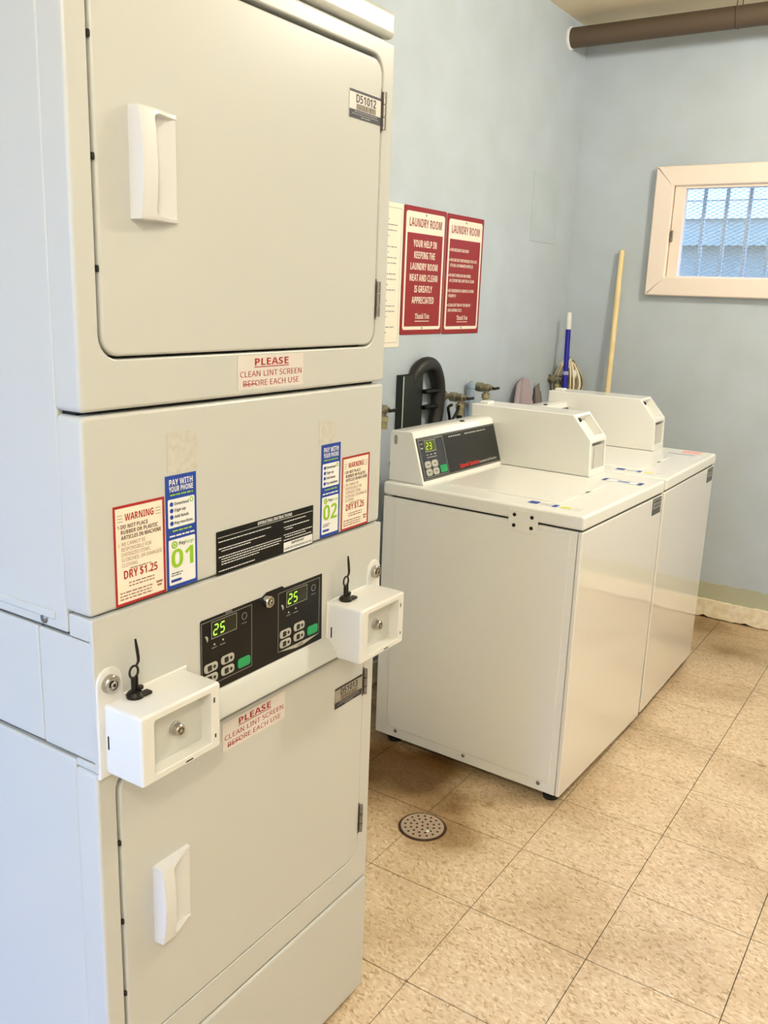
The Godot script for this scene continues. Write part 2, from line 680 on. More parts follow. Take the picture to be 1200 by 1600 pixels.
func room() -> void:
	var L := -4.287
	# floor: a dark bed with vinyl tiles laid on it
	var mb := MB.new()
	mb.box(Vector3(-0.15, -0.15, L - 0.15), Vector3(3.5, -0.003, 1.7))
	var fl := struct("floor", mb, paint(Color(0.16, 0.11, 0.06), 0.9))
	var i0 := -3
	for i in range(i0, 6):
		for j in range(-6, 9):
			var x0 := maxf(TX + i * T, 0.0)
			var x1 := TX + (i + 1) * T
			var z1 := TZ - j * T
			var z0 := maxf(TZ - (j + 1) * T, L)
			if x1 - x0 < 0.02 or z1 - z0 < 0.02:
				continue
			var g := 0.0009
			part(fl, "floor_tile", tile_mesh(x0 + g, z0 + g * 1.5, x1 - g, z1 - g * 1.5), M.tile)
	var far := MB.new()
	far.box(Vector3(TX + 6 * T, -0.003, L), Vector3(3.35, 0.0, 1.5))
	far.box(Vector3(0, -0.003, TZ + 6 * T), Vector3(TX + 6 * T, 0.0, 1.5))
	part(fl, "bare_floor", far, paint(Color(0.80, 0.70, 0.54), 0.5))
	# walls
	mb = MB.new()
	mb.box(Vector3(-0.15, -0.15, L - 0.15), Vector3(0, 2.9, 1.65))
	var wl := struct("wall_left", mb, M.wall)
	mb = MB.new()
	mb.t = Transform3D(Basis(Vector3(0, 0, -1), Vector3(0, 1, 0), Vector3(1, 0, 0)), Vector3())
	mb.slab(rr(3.80, 1.752, 4.09, 2.056, 0.004, 2), 0.0, 0.0035, 0.0015, false)
	part(wl, "access_panel", mb, M.wall_patch)
	mb = MB.new()
	var wx0 := 0.49
	var wx1 := 1.27
	var wy0 := 1.58
	var wy1 := 2.055
	mb.box(Vector3(0, -0.15, L - 0.15), Vector3(wx0, 2.9, L))
	mb.box(Vector3(wx1, -0.15, L - 0.15), Vector3(3.5, 2.9, L))
	mb.box(Vector3(wx0, -0.15, L - 0.15), Vector3(wx1, wy0, L))
	mb.box(Vector3(wx0, wy1, L - 0.15), Vector3(wx1, 2.9, L))
	var wf := struct("wall_far", mb, M.wall)
	# the discoloured strip above the baseboard, with a ragged upper edge
	mb = MB.new()
	var p := PackedVector2Array([Vector2(0.0, 0.07), Vector2(3.34, 0.07)])
	var x := 3.34
	while x > 0.0:
		p.append(Vector2(x, 0.178 + rng.randf_range(-0.004, 0.004)))
		x -= 0.03
	p.append(Vector2(0.0, 0.172))
	mb.t.origin = Vector3(0, 0, L)
	mb.slab(p, 0.0, 0.004, 0.0, false)
	part(wf, "bare_strip", mb, M.band)
	# baseboard: thick old paint, chipped along both edges
	mb = MB.new()
	p = PackedVector2Array()
	x = 0.0
	while x < 3.34:
		var y := 0.001 + 0.006 * (0.5 + 0.5 * sin(x * 31.0)) * (0.5 + 0.5 * sin(x * 12.7 + 2.0)) + absf(rng.randfn(0, 0.0025)) + (0.008 if rng.randf() < 0.16 else 0.0)
		p.append(Vector2(x, y))
		x += 0.022
	p.append(Vector2(3.34, 0.004))
	x = 3.34
	while x > 0.0:
		p.append(Vector2(x, 0.094 + rng.randf_range(-0.003, 0.003)))
		x -= 0.022
	p.append(Vector2(0.0, 0.094))
	mb.t.origin = Vector3(0, 0, L)
	mb.slab(p, 0.0, 0.014, 0.003, false)
	struct("baseboard_far", mb, M.cream_base)
	mb = MB.new()
	mb.box(Vector3(0.0, 0.0, L), Vector3(3.34, 0.045, L + 0.003))
	part(wf, "gap_strip", mb, paint(Color(0.24, 0.18, 0.10), 0.9))  # dark strip behind the chipped foot of the baseboard
	mb = MB.new()
	mb.rbox(Vector3(0.007, 0.05, -1.4), Vector3(0.014, 0.09, 5.7), 0.003)
	struct("baseboard_left", mb, M.cream_base)
	mb = MB.new()
	mb.box(Vector3(3.35, -0.15, L - 0.15), Vector3(3.5, 2.9, 1.65))
	struct("wall_right", mb, M.wall_white)
	# the unseen wall behind the camera, with an open doorway added to let daylight in
	mb = MB.new()
	mb.box(Vector3(0, -0.15, 1.5), Vector3(0.12, 2.9, 1.65))
	mb.box(Vector3(1.12, -0.15, 1.5), Vector3(3.35, 2.9, 1.65))
	mb.box(Vector3(0.12, 2.06, 1.5), Vector3(1.12, 2.9, 1.65))
	struct("wall_near", mb, M.wall_white)
	mb = MB.new()
	mb.box(Vector3(-0.15, 2.746, L - 0.15), Vector3(3.5, 2.9, 1.65))
	struct("ceiling", mb, M.ceiling)
	mb = MB.new()
	mb.box(Vector3(-12, -0.25, -14), Vector3(14, -0.151, 12))
	struct("ground", mb, paint(Color(0.50, 0.50, 0.50), 0.9))
	# the pipe under the ceiling
	var o := base("ceiling_pipe", Vector3(0, 2.657, -4.09))
	mb = MB.new()
	mb.t = Transform3D(Basis(Vector3(0, 1, 0), Vector3(1, 0, 0), Vector3(0, 0, 1)), Vector3())
	mb.lathe([Vector2(0.043, 0.0), Vector2(0.043, 3.35)], 28)
	part(o, "pipe", mb, M.brown_paint)
	mb = MB.new()
	mb.t = Transform3D(Basis(Vector3(0, 1, 0), Vector3(1, 0, 0), Vector3(0, 0, 1)), Vector3())
	mb.lathe([Vector2(0.050, 0.0), Vector2(0.049, 0.007), Vector2(0.043, 0.010)], 28)
	part(o, "wall_collar", mb, M.white_cap)
	mb = MB.new()
	var arc := []
	for k in 13:
		var a := PI * k / 12.0
		arc.append(Vector3(0.735, -sin(a) * 0.045, cos(a) * 0.045))
	arc.push_front(Vector3(0.735, 0.089, 0.045))
	arc.append(Vector3(0.735, 0.089, -0.045))
	mb.tube(arc, 0.0022, 6)
	part(o, "hanger_strap", mb, M.brown_paint)
	tag(o, "brown painted pipe running under the ceiling along the window wall", "pipe")
	# ceiling lamps added out of view to light the room
	for k in lamps.size():
		var f := base("added_ceiling_light", lamps[k] + Vector3(0, 0.146, 0))
		mb = MB.new()
		mb.lathe([Vector2(0, 0), Vector2(0.10, 0), Vector2(0.10, -0.018), Vector2(0.085, -0.026), Vector2(0, -0.026)], 32)
		part(f, "canopy", mb, M.white_cap)
		mb = MB.new()
		var prof := []
		for j in 15:
			var t := PI * (0.14 + 0.86 * j / 14.0)
			prof.append(Vector2(sin(t) * 0.13, -0.146 + cos(t) * 0.118))
		mb.lathe(prof, 32, true)
		part(f, "diffuser", mb, glow(Color(1.0, 0.94, 0.80), 2.0))
		tag(f, ["added unseen round white ceiling lamp nearest the added doorway", "added unseen round white ceiling lamp nearest the window wall"][k % 2], "lamp", "added ceiling lamps")
		var l := OmniLight3D.new()
		l.name = "added_lamp_light"
		l.light_size = 0.11
		l.light_color = lamp_color
		l.light_energy = lamp_energy[k]
		l.omni_range = 14.0
		l.omni_attenuation = 2.0
		l.shadow_enabled = true
		f.add_child(l)
		l.position = Vector3(0, -0.146, 0)


func frame_ring(mb: MB, x0: float, y0: float, x1: float, y1: float, w: float, z0: float, z1: float, b: float) -> void:
	mb.ring(rr(x0, y0, x1, y1, 0.002, 1), rr(x0 + w, y0 + w, x1 - w, y1 - w, 0.002, 1), z0, z1, b, b)


func window() -> void:
	var L := -4.287
	var o := base("window_1", Vector3(0, 0, L))
	o.set_meta("kind", "structure")
	var mb := MB.new()
	frame_ring(mb, 0.41, 1.532, 1.35, 2.11, 0.088, -0.02, 0.045, 0.008)
	part(o, "window_casing", mb, M.casing)
	mb = MB.new()
	frame_ring(mb, 0.50, 1.574, 1.268, 2.06, 0.05, -0.012, 0.028, 0.004)
	part(o, "window_sash", mb, M.casing)
	mb = MB.new()
	mb.box(Vector3(0.545, 1.619, 0.004), Vector3(1.223, 2.015, 0.008))
	part(o, "pane", mb, M.glass)
	mb = MB.new()
	mb.rbox(Vector3(0.507, 1.80, 0.032), Vector3(0.010, 0.05, 0.012), 0.003)
	mb.rbox(Vector3(0.512, 1.812, 0.042), Vector3(0.006, 0.028, 0.01), 0.002)
	part(o, "window_latch", mb, M.steel)
	# bars and expanded metal outside
	o = base("window_guard", Vector3(0, 0, L - 0.2))
	var guard := o
	for k in 8:
		mb = MB.new()
		mb.box(Vector3(0.573 + 0.1034 * k, 1.50, -0.012), Vector3(0.589 + 0.1034 * k, 2.20, 0.004))
		part(o, "bar", mb, paint(Color(0.78, 0.82, 0.82), 0.5))
	mb = MB.new()
	var cw := 0.037
	var ch := 0.0087
	for r in 80:
		var y := 1.50 + r * ch
		for c in 44:
			var x := 0.46 + c * cw / 2
			var up := (c + r) % 2 == 0
			var a := Vector3(x, y + (0.0 if up else ch), 0.012)
			var b := Vector3(x + cw / 2, y + (ch if up else 0.0), 0.012)
			var d := (b - a).normalized()
			var s := Vector3(-d.y, d.x, 0) * 0.0012
			var z := Vector3(0, 0, 0.0012)
			mb.flat(a - s + z, b - s + z, b + s + z, a + s + z, Vector3(0, 0, 1))
			mb.flat(a + s + z, b + s + z, b + s - z, a + s - z, s)
			mb.flat(a - s + z, b - s + z, b - s - z, a - s - z, -s)
			mb.flat(a - s - z, b - s - z, b + s - z, a + s - z, Vector3(0, 0, -1))
	part(o, "metal_mesh", mb, paint(Color(0.66, 0.66, 0.62), 0.5), true)
	mb = MB.new()
	mb.box(Vector3(0.44, 1.49, -0.016), Vector3(1.42, 1.52, 0.008))
	part(o, "rail", mb, paint(Color(0.78, 0.82, 0.82), 0.5))
	mb = MB.new()
	mb.box(Vector3(0.44, 2.17, -0.016), Vector3(1.42, 2.20, 0.008))
	part(o, "rail", mb, paint(Color(0.78, 0.82, 0.82), 0.5))
	tag(guard, "pale vertical bars with expanded metal mesh outside the window", "window guard")
	# the building across the gap
	o = base("neighbor_building", Vector3(-1.0, -0.15, -7.6))
	mb = MB.new()
	mb.box(Vector3(-7, 0, -2.0), Vector3(9, 2.11, 0))
	part(o, "lower_wall", mb, paint(Color(0.54, 0.51, 0.42), 0.8))
	mb = MB.new()
	mb.box(Vector3(-7, 2.11, -2.0), Vector3(9, 2.31, 0.10))
	part(o, "fascia", mb, paint(Color(0.60, 0.57, 0.47), 0.7))
	mb = MB.new()
	mb.box(Vector3(-7, 2.31, -2.0), Vector3(9, 2.44, 0.14))
	part(o, "gutter", mb, paint(Color(0.95, 0.87, 0.82), 0.6))
	mb = MB.new()
	mb.box(Vector3(-7, 2.46, -2.0), Vector3(9, 3.6, 0.05))
	part(o, "upper_wall", mb, paint(Color(0.97, 0.95, 0.89), 0.8))
	tag(o, "blue-grey neighbouring building with a white upper wall seen through the window", "building")

# ---------------------------------------------------------------- the stacked dryer
func handle(parent: Node, x0: float, y0: float, x1: float, y1: float) -> void:
	# a pull: a bowed grip on the left, a scooped hollow that opens to the right
	var xs := [0.0, 0.0010, 0.0030, 0.008, 0.015, 0.0225, 0.0240, 0.0250, 0.0262, 0.029, 0.033, 0.038, 0.044, 0.051, 0.058, 0.064, 0.069, 0.0720, 0.0732, 0.0740]
	var w := x1 - x0
	var h := y1 - y0
	var ys := [0.0, 0.0010, 0.0030, 0.0060, 0.0072, 0.0085, 0.0100, 0.0125, 0.0160]
	var low := ys.duplicate()
	for k in range(1, 12):
		ys.append(0.016 + (h - 0.032) * k / 12.0)
	low.reverse()
	for y in low:
		ys.append(h - y)
	var kx: float = w / 0.0740
	var f := func(i: int, j: int) -> Vector3:
		var x: float = xs[i]
		var y: float = ys[j]
		var bow := 1.0 - pow(2.0 * y / h - 1.0, 2.0)
		# the outer shell: a bowed grip that falls away to the right
		var z := lerpf(0.0180 + 0.0070 * bow, 0.0060, smoothstep(0.022, 0.074, x))
		if i == 1 or j == 1 or j == ys.size() - 2:
			z -= 0.0008
		if i == 0 or j == 0 or i == xs.size() - 1 or j == ys.size() - 1:
			z = 0.0
		elif x > 0.0245:
			# the hollow: rounded on the left, open to the right
			var edge := minf(y, h - y)
			var inset := 0.0068 + 0.0075 * pow(clampf(1.0 - (x - 0.0245) / 0.012, 0.0, 1.0), 2.0)
			if edge > inset:
				z = minf(z, 0.0006 + 0.0044 * pow((x - 0.0245) / 0.0495, 2.0))
		return Vector3(x0 + x * kx, y0 + y, z + 0.0015)
	var mb := MB.new()
	mb.grid(xs.size(), ys.size(), f)
	part(parent, "door_handle", mb, M.plastic)


func cam_lock(parent: Node, at: Vector3, r: float) -> void:
	var mb := MB.new()
	mb.t = Transform3D(Basis(Vector3(1, 0, 0), Vector3(0, 0, 1), Vector3(0, -1, 0)), at)
	mb.lathe([Vector2(r, -0.004), Vector2(r, 0.005), Vector2(r * 0.9, 0.0065), Vector2(r * 0.62, 0.0065), Vector2(r * 0.60, 0.0035), Vector2(r * 0.42, 0.0035), Vector2(r * 0.40, 0.0075), Vector2(r * 0.3, 0.0085), Vector2(0.0, 0.0085)], 22)
	var l := part(parent, "cam_lock", mb, M.chrome)
	mb = MB.new()
	mb.t.origin = at + Vector3(0, 0, 0.0088)
	mb.slab(disc(0, 0, r * 0.18, 12), -0.001, 0.0002)
	part(l, "keyhole", mb, M.dark)


func sticker(parent: Node, called: String, x0: float, y0: float, x1: float, y1: float, z: float, mat: Material, r := 0.0015) -> MeshInstance3D:
	var mb := MB.new()
	mb.slab(rr(x0, y0, x1, y1, r, 3), z - 0.0004, z, 0.0, false)
	return part(parent, called, mb, mat)


func warning_label(parent: Node, x0: float, y0: float, x1: float, y1: float, z: float) -> void:
	var s := sticker(parent, "warning_label", x0, y0, x1, y1, z, M.cream_print, 0.0005)
	var e := z + 0.0003
	var w := x1 - x0
	var h := y1 - y0
	var c := (x0 + x1) / 2
	var mb := MB.new()
	mb.outline(x0, y0, x1, y1, e, 0.0038)
	letters(mb, "WARNING", 0.0096, c, y1 - h * 0.158, e, 0, 1.0, "bold", w * 0.56)
	letters(mb, "DRY $1.25", 0.0115, c, y1 - h * 0.735, e, 0, 1.0, "bold", w * 0.66)
	part(s, "red_print", mb, M.red_print)
	mb = MB.new()
	letters(mb, "1.", 0.0042, x0 + w * 0.08, y1 - h * 0.225, e, -1, 0.9)
	letters(mb, "DO NOT PLACE", 0.0054, x0 + w * 0.14, y1 - h * 0.232, e, -1, 1.0, "bold", w * 0.52)
	letters(mb, "RUBBER OR PLASTIC", 0.0054, x0 + w * 0.14, y1 - h * 0.286, e, -1, 1.0, "bold", w * 0.72)
	letters(mb, "ARTICLES IN MACHINE", 0.0054, x0 + w * 0.14, y1 - h * 0.340, e, -1, 1.0, "bold", w * 0.78)
	for k in 3:
		mb.rect(x0 + w * 0.08, y1 - h * (0.10 + 0.03 * k), x0 + w * 0.18, y1 - h * (0.10 + 0.03 * k) + 0.0006, e)
		mb.rect(x1 - w * 0.18, y1 - h * (0.10 + 0.03 * k), x1 - w * 0.08, y1 - h * (0.10 + 0.03 * k) + 0.0006, e)
	part(s, "dark_print", mb, M.brown_print)
	mb = MB.new()
	letters(mb, "2.", 0.0042, x0 + w * 0.08, y1 - h * 0.405, e, -1, 0.9, "plain")
	var y := 0.402
	for t in [["WE CANNOT BE", 0.46], ["RESPONSIBLE FOR", 0.58], ["OVERSIZED ITEMS,", 0.56], ["SCORCHED, OR DAMAGED", 0.78], ["CLOTHING", 0.30]]:
		letters(mb, t[0], 0.0050, x0 + w * 0.14, y1 - h * y, e, -1, 1.0, "plain", w * float(t[1]))
		y += 0.053
	scribble(mb, x0 + w * 0.30, x0 + w * 0.72, y1 - h * 0.645, 0.0016, e)
	scribble(mb, x0 + w * 0.26, x0 + w * 0.76, y1 - h * 0.790, 0.0018, e)
	scribble(mb, x0 + w * 0.26, x0 + w * 0.76, y1 - h * 0.822, 0.0018, e)
	scribble(mb, x0 + w * 0.09, x0 + w * 0.72, y1 - h * 0.880, 0.0020, e)
	scribble(mb, x0 + w * 0.09, x0 + w * 0.72, y1 - h * 0.912, 0.0018, e)
	scribble(mb, x0 + w * 0.09, x0 + w * 0.72, y1 - h * 0.944, 0.0020, e)
	scribble(mb, x0 + w * 0.80, x0 + w * 0.93, y1 - h * 0.875, 0.0030, e)
	scribble(mb, x0 + w * 0.82, x0 + w * 0.91, y1 - h * 0.91, 0.0030, e)
	part(s, "pale_print", mb, M.pale_brown_print)


func pay_label(parent: Node, x0: float, y0: float, x1: float, y1: float, z: float, number: String) -> void:
	var s := sticker(parent, "payment_label", x0, y0, x1, y1, z, M.blue_print, 0.0005)
	var e := z + 0.0003
	var w := x1 - x0
	var h := y1 - y0
	var c := (x0 + x1) / 2
	var mb := MB.new()
	letters(mb, "PAY WITH", 0.0085, c, y1 - h * 0.085, e, 0, 1.0, "bold", w * 0.76)
	letters(mb, "YOUR PHONE", 0.0078, c, y1 - h * 0.142, e, 0, 1.0, "bold", w * 0.78)
	mb.slab(rr(x0 + w * 0.07, y1 - h * 0.455, x1 - w * 0.07, y1 - h * 0.205, 0.002, 3), z, e, 0, false)
	mb.slab(rr(x0 + w * 0.07, y0 + h * 0.035, x1 - w * 0.07, y1 - h * 0.560, 0.002, 3), z, e, 0, false)
	scribble(mb, x0 + w * 0.10, x1 - w * 0.08, y1 - h * 0.535, 0.0022, e)
	part(s, "white_print", mb, M.white_print)
	mb = MB.new()
	var k := 0
	for t in [["Download", 0.46], ["Sign up", 0.36], ["Add funds", 0.46], ["Pay machine", 0.58]]:
		letters(mb, t[0], 0.0042, x0 + w * 0.27, y1 - h * (0.260 + 0.056 * k), e + 0.0003, -1, 1.0, "bold", w * float(t[1]))
		k += 1
	letters(mb, "Pay", 0.0052, x0 + w * 0.40, y1 - h * 0.620, e + 0.0003, -1, 1.0, "bold", w * 0.20)
	scribble(mb, x0 + w * 0.14, x0 + w * 0.50, y0 + h * 0.135, 0.0014, e + 0.0003)
	scribble(mb, x0 + w * 0.14, x0 + w * 0.44, y0 + h * 0.115, 0.0014, e + 0.0003)
	part(s, "dark_print", mb, M.black_print)
	mb = MB.new()
	for j in 4:
		mb = MB.new()
		mb.slab(disc(x0 + w * 0.18, y1 - h * (0.248 + 0.056 * j), w * 0.055, 14), e, e + 0.0003, 0, false)
		part(s, "blue_bullet", mb, M.blue_print)
	mb = MB.new()
	mb.poly(PackedVector2Array([Vector2(x0 + w * 0.12, y0 + h * 0.06), Vector2(x0 + w * 0.42, y0 + h * 0.06), Vector2(x0 + w * 0.48, y0 + h * 0.0725), Vector2(x0 + w * 0.42, y0 + h * 0.085), Vector2(x0 + w * 0.12, y0 + h * 0.085)]), e + 0.0003)
	part(s, "blue_arrow", mb, M.blue_print)
	mb = MB.new()
	letters(mb, number, h * 0.165, c, y0 + h * 0.185, e + 0.0003, 0, 1.0, "bold", w * 0.72)
	letters(mb, "Range", 0.0052, x0 + w * 0.61, y1 - h * 0.620, e + 0.0003, -1, 1.0, "plain", w * 0.28)
	mb.ring(disc(x0 + w * 0.25, y1 - h * 0.608, w * 0.095, 16), disc(x0 + w * 0.25, y1 - h * 0.608, w * 0.06, 16), e, e + 0.0003)
	mb.rect(x0 + w * 0.22, y1 - h * 0.620, x0 + w * 0.28, y1 - h * 0.596, e + 0.0003)
	mb.ring(disc(x0 + w * 0.83, y1 - h * 0.237, w * 0.06, 16), disc(x0 + w * 0.83, y1 - h * 0.237, w * 0.035, 16), e, e + 0.0003)
	scribble(mb, x0 + w * 0.14, x1 - w * 0.12, y1 - h * 0.175, 0.0022, e)
	scribble(mb, x0 + w * 0.20, x1 - w * 0.16, y1 - h * 0.492, 0.0022, e)
	part(s, "green_print", mb, M.lime_print)


func asset_tag(parent: Node, x0: float, y0: float, x1: float, y1: float, z: float, text: String, bg: Material) -> void:
	var s := sticker(parent, "asset_tag", x0, y0, x1, y1, z, bg, 0.001)
	var e := z + 0.0003
	var w := x1 - x0
	var h := y1 - y0
	var mb := MB.new()
	mb.rect(x0, y1 - h * 0.09, x1, y1, e)
	letters(mb, text, h * 0.29, x0 + w * 0.52, y1 - h * 0.43, e, 0, 1.0, "bold", w * 0.63)
	part(s, "dark_print", mb, M.black_print)
	mb = MB.new()
	var r := RandomNumberGenerator.new()
	r.seed = 11
	var x := x0 + w * 0.22
	while x < x0 + w * 0.82:
		var b := r.randf_range(0.006, 0.028) * w
		mb.rect(x, y1 - h * 0.68, x + b, y1 - h * 0.47, e)
		x += b + r.randf_range(0.006, 0.016) * w
	part(s, "barcode", mb, paint(Color(0.40, 0.35, 0.22), 0.5))
	mb = MB.new()
	mb.rect(x0, y0, x1, y0 + h * 0.30, e)
	part(s, "navy_band", mb, M.navy_print)
	mb = MB.new()
	scribble(mb, x0 + w * 0.16, x1 - w * 0.12, y0 + h * 0.22, h * 0.035, e + 0.0003)
	scribble(mb, x0 + w * 0.08, x1 - w * 0.08, y0 + h * 0.14, h * 0.03, e + 0.0003)
	scribble(mb, x0 + w * 0.36, x1 - w * 0.34, y0 + h * 0.055, h * 0.04, e + 0.0003)
	part(s, "fine_print", mb, M.grey_print)


func please_label(parent: Node, c: float, y: float, z: float) -> void:
	var s := sticker(parent, "lint_label", c - 0.078, y - 0.008, c + 0.078, y + 0.043, z, M.label_clear)
	var e := z + 0.0003
	var mb := MB.new()
	letters(mb, "PLEASE", 0.0105, c, y + 0.0275, e, 0, 1.0, "bold", 0.080)
	mb.rect(c - 0.041, y + 0.0245, c + 0.041, y + 0.0258, e)
	letters(mb, "CLEAN LINT SCREEN", 0.0085, c, y + 0.0110, e, 0, 1.0, "plain", 0.146)
	letters(mb, "BEFORE EACH USE", 0.0085, c, y - 0.0030, e, 0, 1.0, "plain", 0.132)
	mb.rect(c - 0.067, y - 0.0008, c - 0.035, y + 0.0002, e)
	part(s, "red_print", mb, M.red_print)


func dryer_door(o: Node3D, y0: float, y1: float, bumps: Array, hinges: Array) -> Node3D:
	var mb := MB.new()
	mb.slab(rr(-0.3045, y0 + 0.0035, 0.3025, y1 - 0.007, 0.026, 6), -0.025, 0.0015, 0.0045)
	var d := part(o, "door", mb, M.enamel)
	for y in bumps:
		mb = MB.new()
		mb.rbox(Vector3(-0.3062, y, -0.002), Vector3(0.0042, 0.0085, 0.006), 0.0018)
		part(d, "bumper", mb, M.dark)
	for hy in hinges:
		mb = MB.new()
		mb.box(Vector3(0.3005, hy[0], -0.004), Vector3(0.3040, hy[1], 0.0018))
		mb.t = Transform3D(Basis(), Vector3(0.3065, hy[0] + 0.003, 0.0035))
		var hh: float = hy[1] - hy[0] - 0.006
		for k in 3:
			mb.lathe([Vector2(0, hh * k / 3.0), Vector2(0.0042, hh * k / 3.0 + 0.0004), Vector2(0.0042, hh * (k + 1) / 3.0 - 0.0012), Vector2(0, hh * (k + 1) / 3.0 - 0.0008)], 12)
		part(d, "hinge", mb, M.steel)
	return d


func coin_box(o: Node3D, x0: float, x1: float, y0: float, y1: float, ear: float, hook: float) -> void:
	var mb := MB.new()
	mb.ring(rr(x0, y0, x1, y1, 0.005, 3), rr(x0 + 0.023, y0 + 0.0125, x1 - 0.019, y1 - 0.0115, 0.003, 3), 0.004, 0.078, 0.0045, 0.0015)
	# the mounting plate, with a rounded ear that carries the cam lock
	var px0 := -0.3405 if ear < 0 else x0 - 0.004
	var px1 := x1 + 0.004 if ear < 0 else 0.3405
	var p := PackedVector2Array()
	p.append(Vector2(px0, y0 - 0.006))
	p.append(Vector2(px1, y0 - 0.006))
	var ring := []
	for k in 13:
		var a := PI * k / 12.0
		ring.append(Vector2(ear + cos(a) * 0.0215, 0.977 + sin(a) * 0.0215))
	if ear > 0:
		p.append(Vector2(0.3405, 0.968))
		for q in ring:
			p.append(q)
		p.append(Vector2(ear - 0.0235, y1 + 0.004))
		p.append(Vector2(px0, y1 + 0.004))
	else:
		p.append(Vector2(px1, y1 + 0.004))
		p.append(Vector2(ear + 0.0235, y1 + 0.004))
		for q in ring:
			p.append(q)
		p.append(Vector2(-0.3405, 0.968))
	mb.slab(p, 0.002, 0.0075, 0.002, false)
	var b := part(o, "coin_box", mb, M.box_enamel)
	mb = MB.new()
	mb.box(Vector3(x0 + 0.01, y0 + 0.008, 0.050), Vector3(x1 - 0.008, y1 - 0.008, 0.057))
	part(b, "coin_door", mb, paint(Color(0.80, 0.80, 0.77), 0.3))
	var lx := (x0 + x1) / 2 + 0.004
	var ly := (y0 + y1) / 2
	mb = MB.new()
	mb.t = Transform3D(Basis(Vector3(1, 0, 0), Vector3(0, 0, 1), Vector3(0, -1, 0)), Vector3(lx, ly, 0.056))
	mb.lathe([Vector2(0.0105, 0), Vector2(0.0105, 0.003), Vector2(0.0088, 0.004), Vector2(0.0088, 0.012), Vector2(0.0075, 0.0135), Vector2(0.0055, 0.0135), Vector2(0.005, 0.011), Vector2(0.0035, 0.011), Vector2(0.003, 0.014), Vector2(0, 0.014)], 22)
	part(b, "cam_lock", mb, M.chrome)
	# small dark slots punched in the sheet metal
	mb = MB.new()
	for s in [[x1 - 0.014, y1 - 0.024, 0.0015, 0.008], [x1 - 0.012, y0 + 0.022, 0.0015, 0.006], [x0 + 0.085, y0 + 0.006, 0.007, 0.0022]]:
		mb.rect(s[0] - s[2], s[1] - s[3] / 2, s[0] + s[2], s[1] + s[3] / 2, 0.0783)
		part(b, "slot", mb, M.dark)
		mb = MB.new()
	mb.t = Transform3D(Basis(Vector3(0, 0, 1), Vector3(0, 1, 0), Vector3(-1, 0, 0)), Vector3(x0 - 0.0003, 0, 0))
	mb.rect(0.012, y0 + 0.038, 0.015, y0 + 0.058, 0.0)
	part(b, "slot", mb, M.dark)
	# the lever standing on the box: a foot, a stem with a loop, a bent arm
	mb = MB.new()
	mb.t.origin = Vector3(hook, y1, 0.021)
	mb.lathe([Vector2(0, 0), Vector2(0.012, 0), Vector2(0.0125, 0.004), Vector2(0.009, 0.0085), Vector2(0, 0.0095)], 16)
	mb.rbox(Vector3(0.013, 0.003, 0.006), Vector3(0.016, 0.005, 0.012), 0.002)
	mb.rbox(Vector3(-0.0025, 0.018, 0), Vector3(0.0045, 0.024, 0.006), 0.0015)
	mb.rbox(Vector3(0.0035, 0.018, 0), Vector3(0.0025, 0.026, 0.005), 0.001)
	mb.rbox(Vector3(0.009, 0.011, 0), Vector3(0.008, 0.006, 0.006), 0.001)
	var loop := []
	for k in 17:
		var a := TAU * k / 16.0
		loop.append(Vector3(-0.001 + cos(a) * 0.0075, 0.037 + sin(a) * 0.0088, 0))
	mb.tube(loop, 0.0017, 6, false)
	mb.tube([Vector3(0.004, 0.045, 0), Vector3(0.0075, 0.050, 0), Vector3(0.0075, 0.056, 0), Vector3(0.0055, 0.070, 0), Vector3(0.0035, 0.083, 0)], [0.0018, 0.0022, 0.0024, 0.0024, 0.0016], 6)
	part(o, "lever_latch", mb, M.iron)


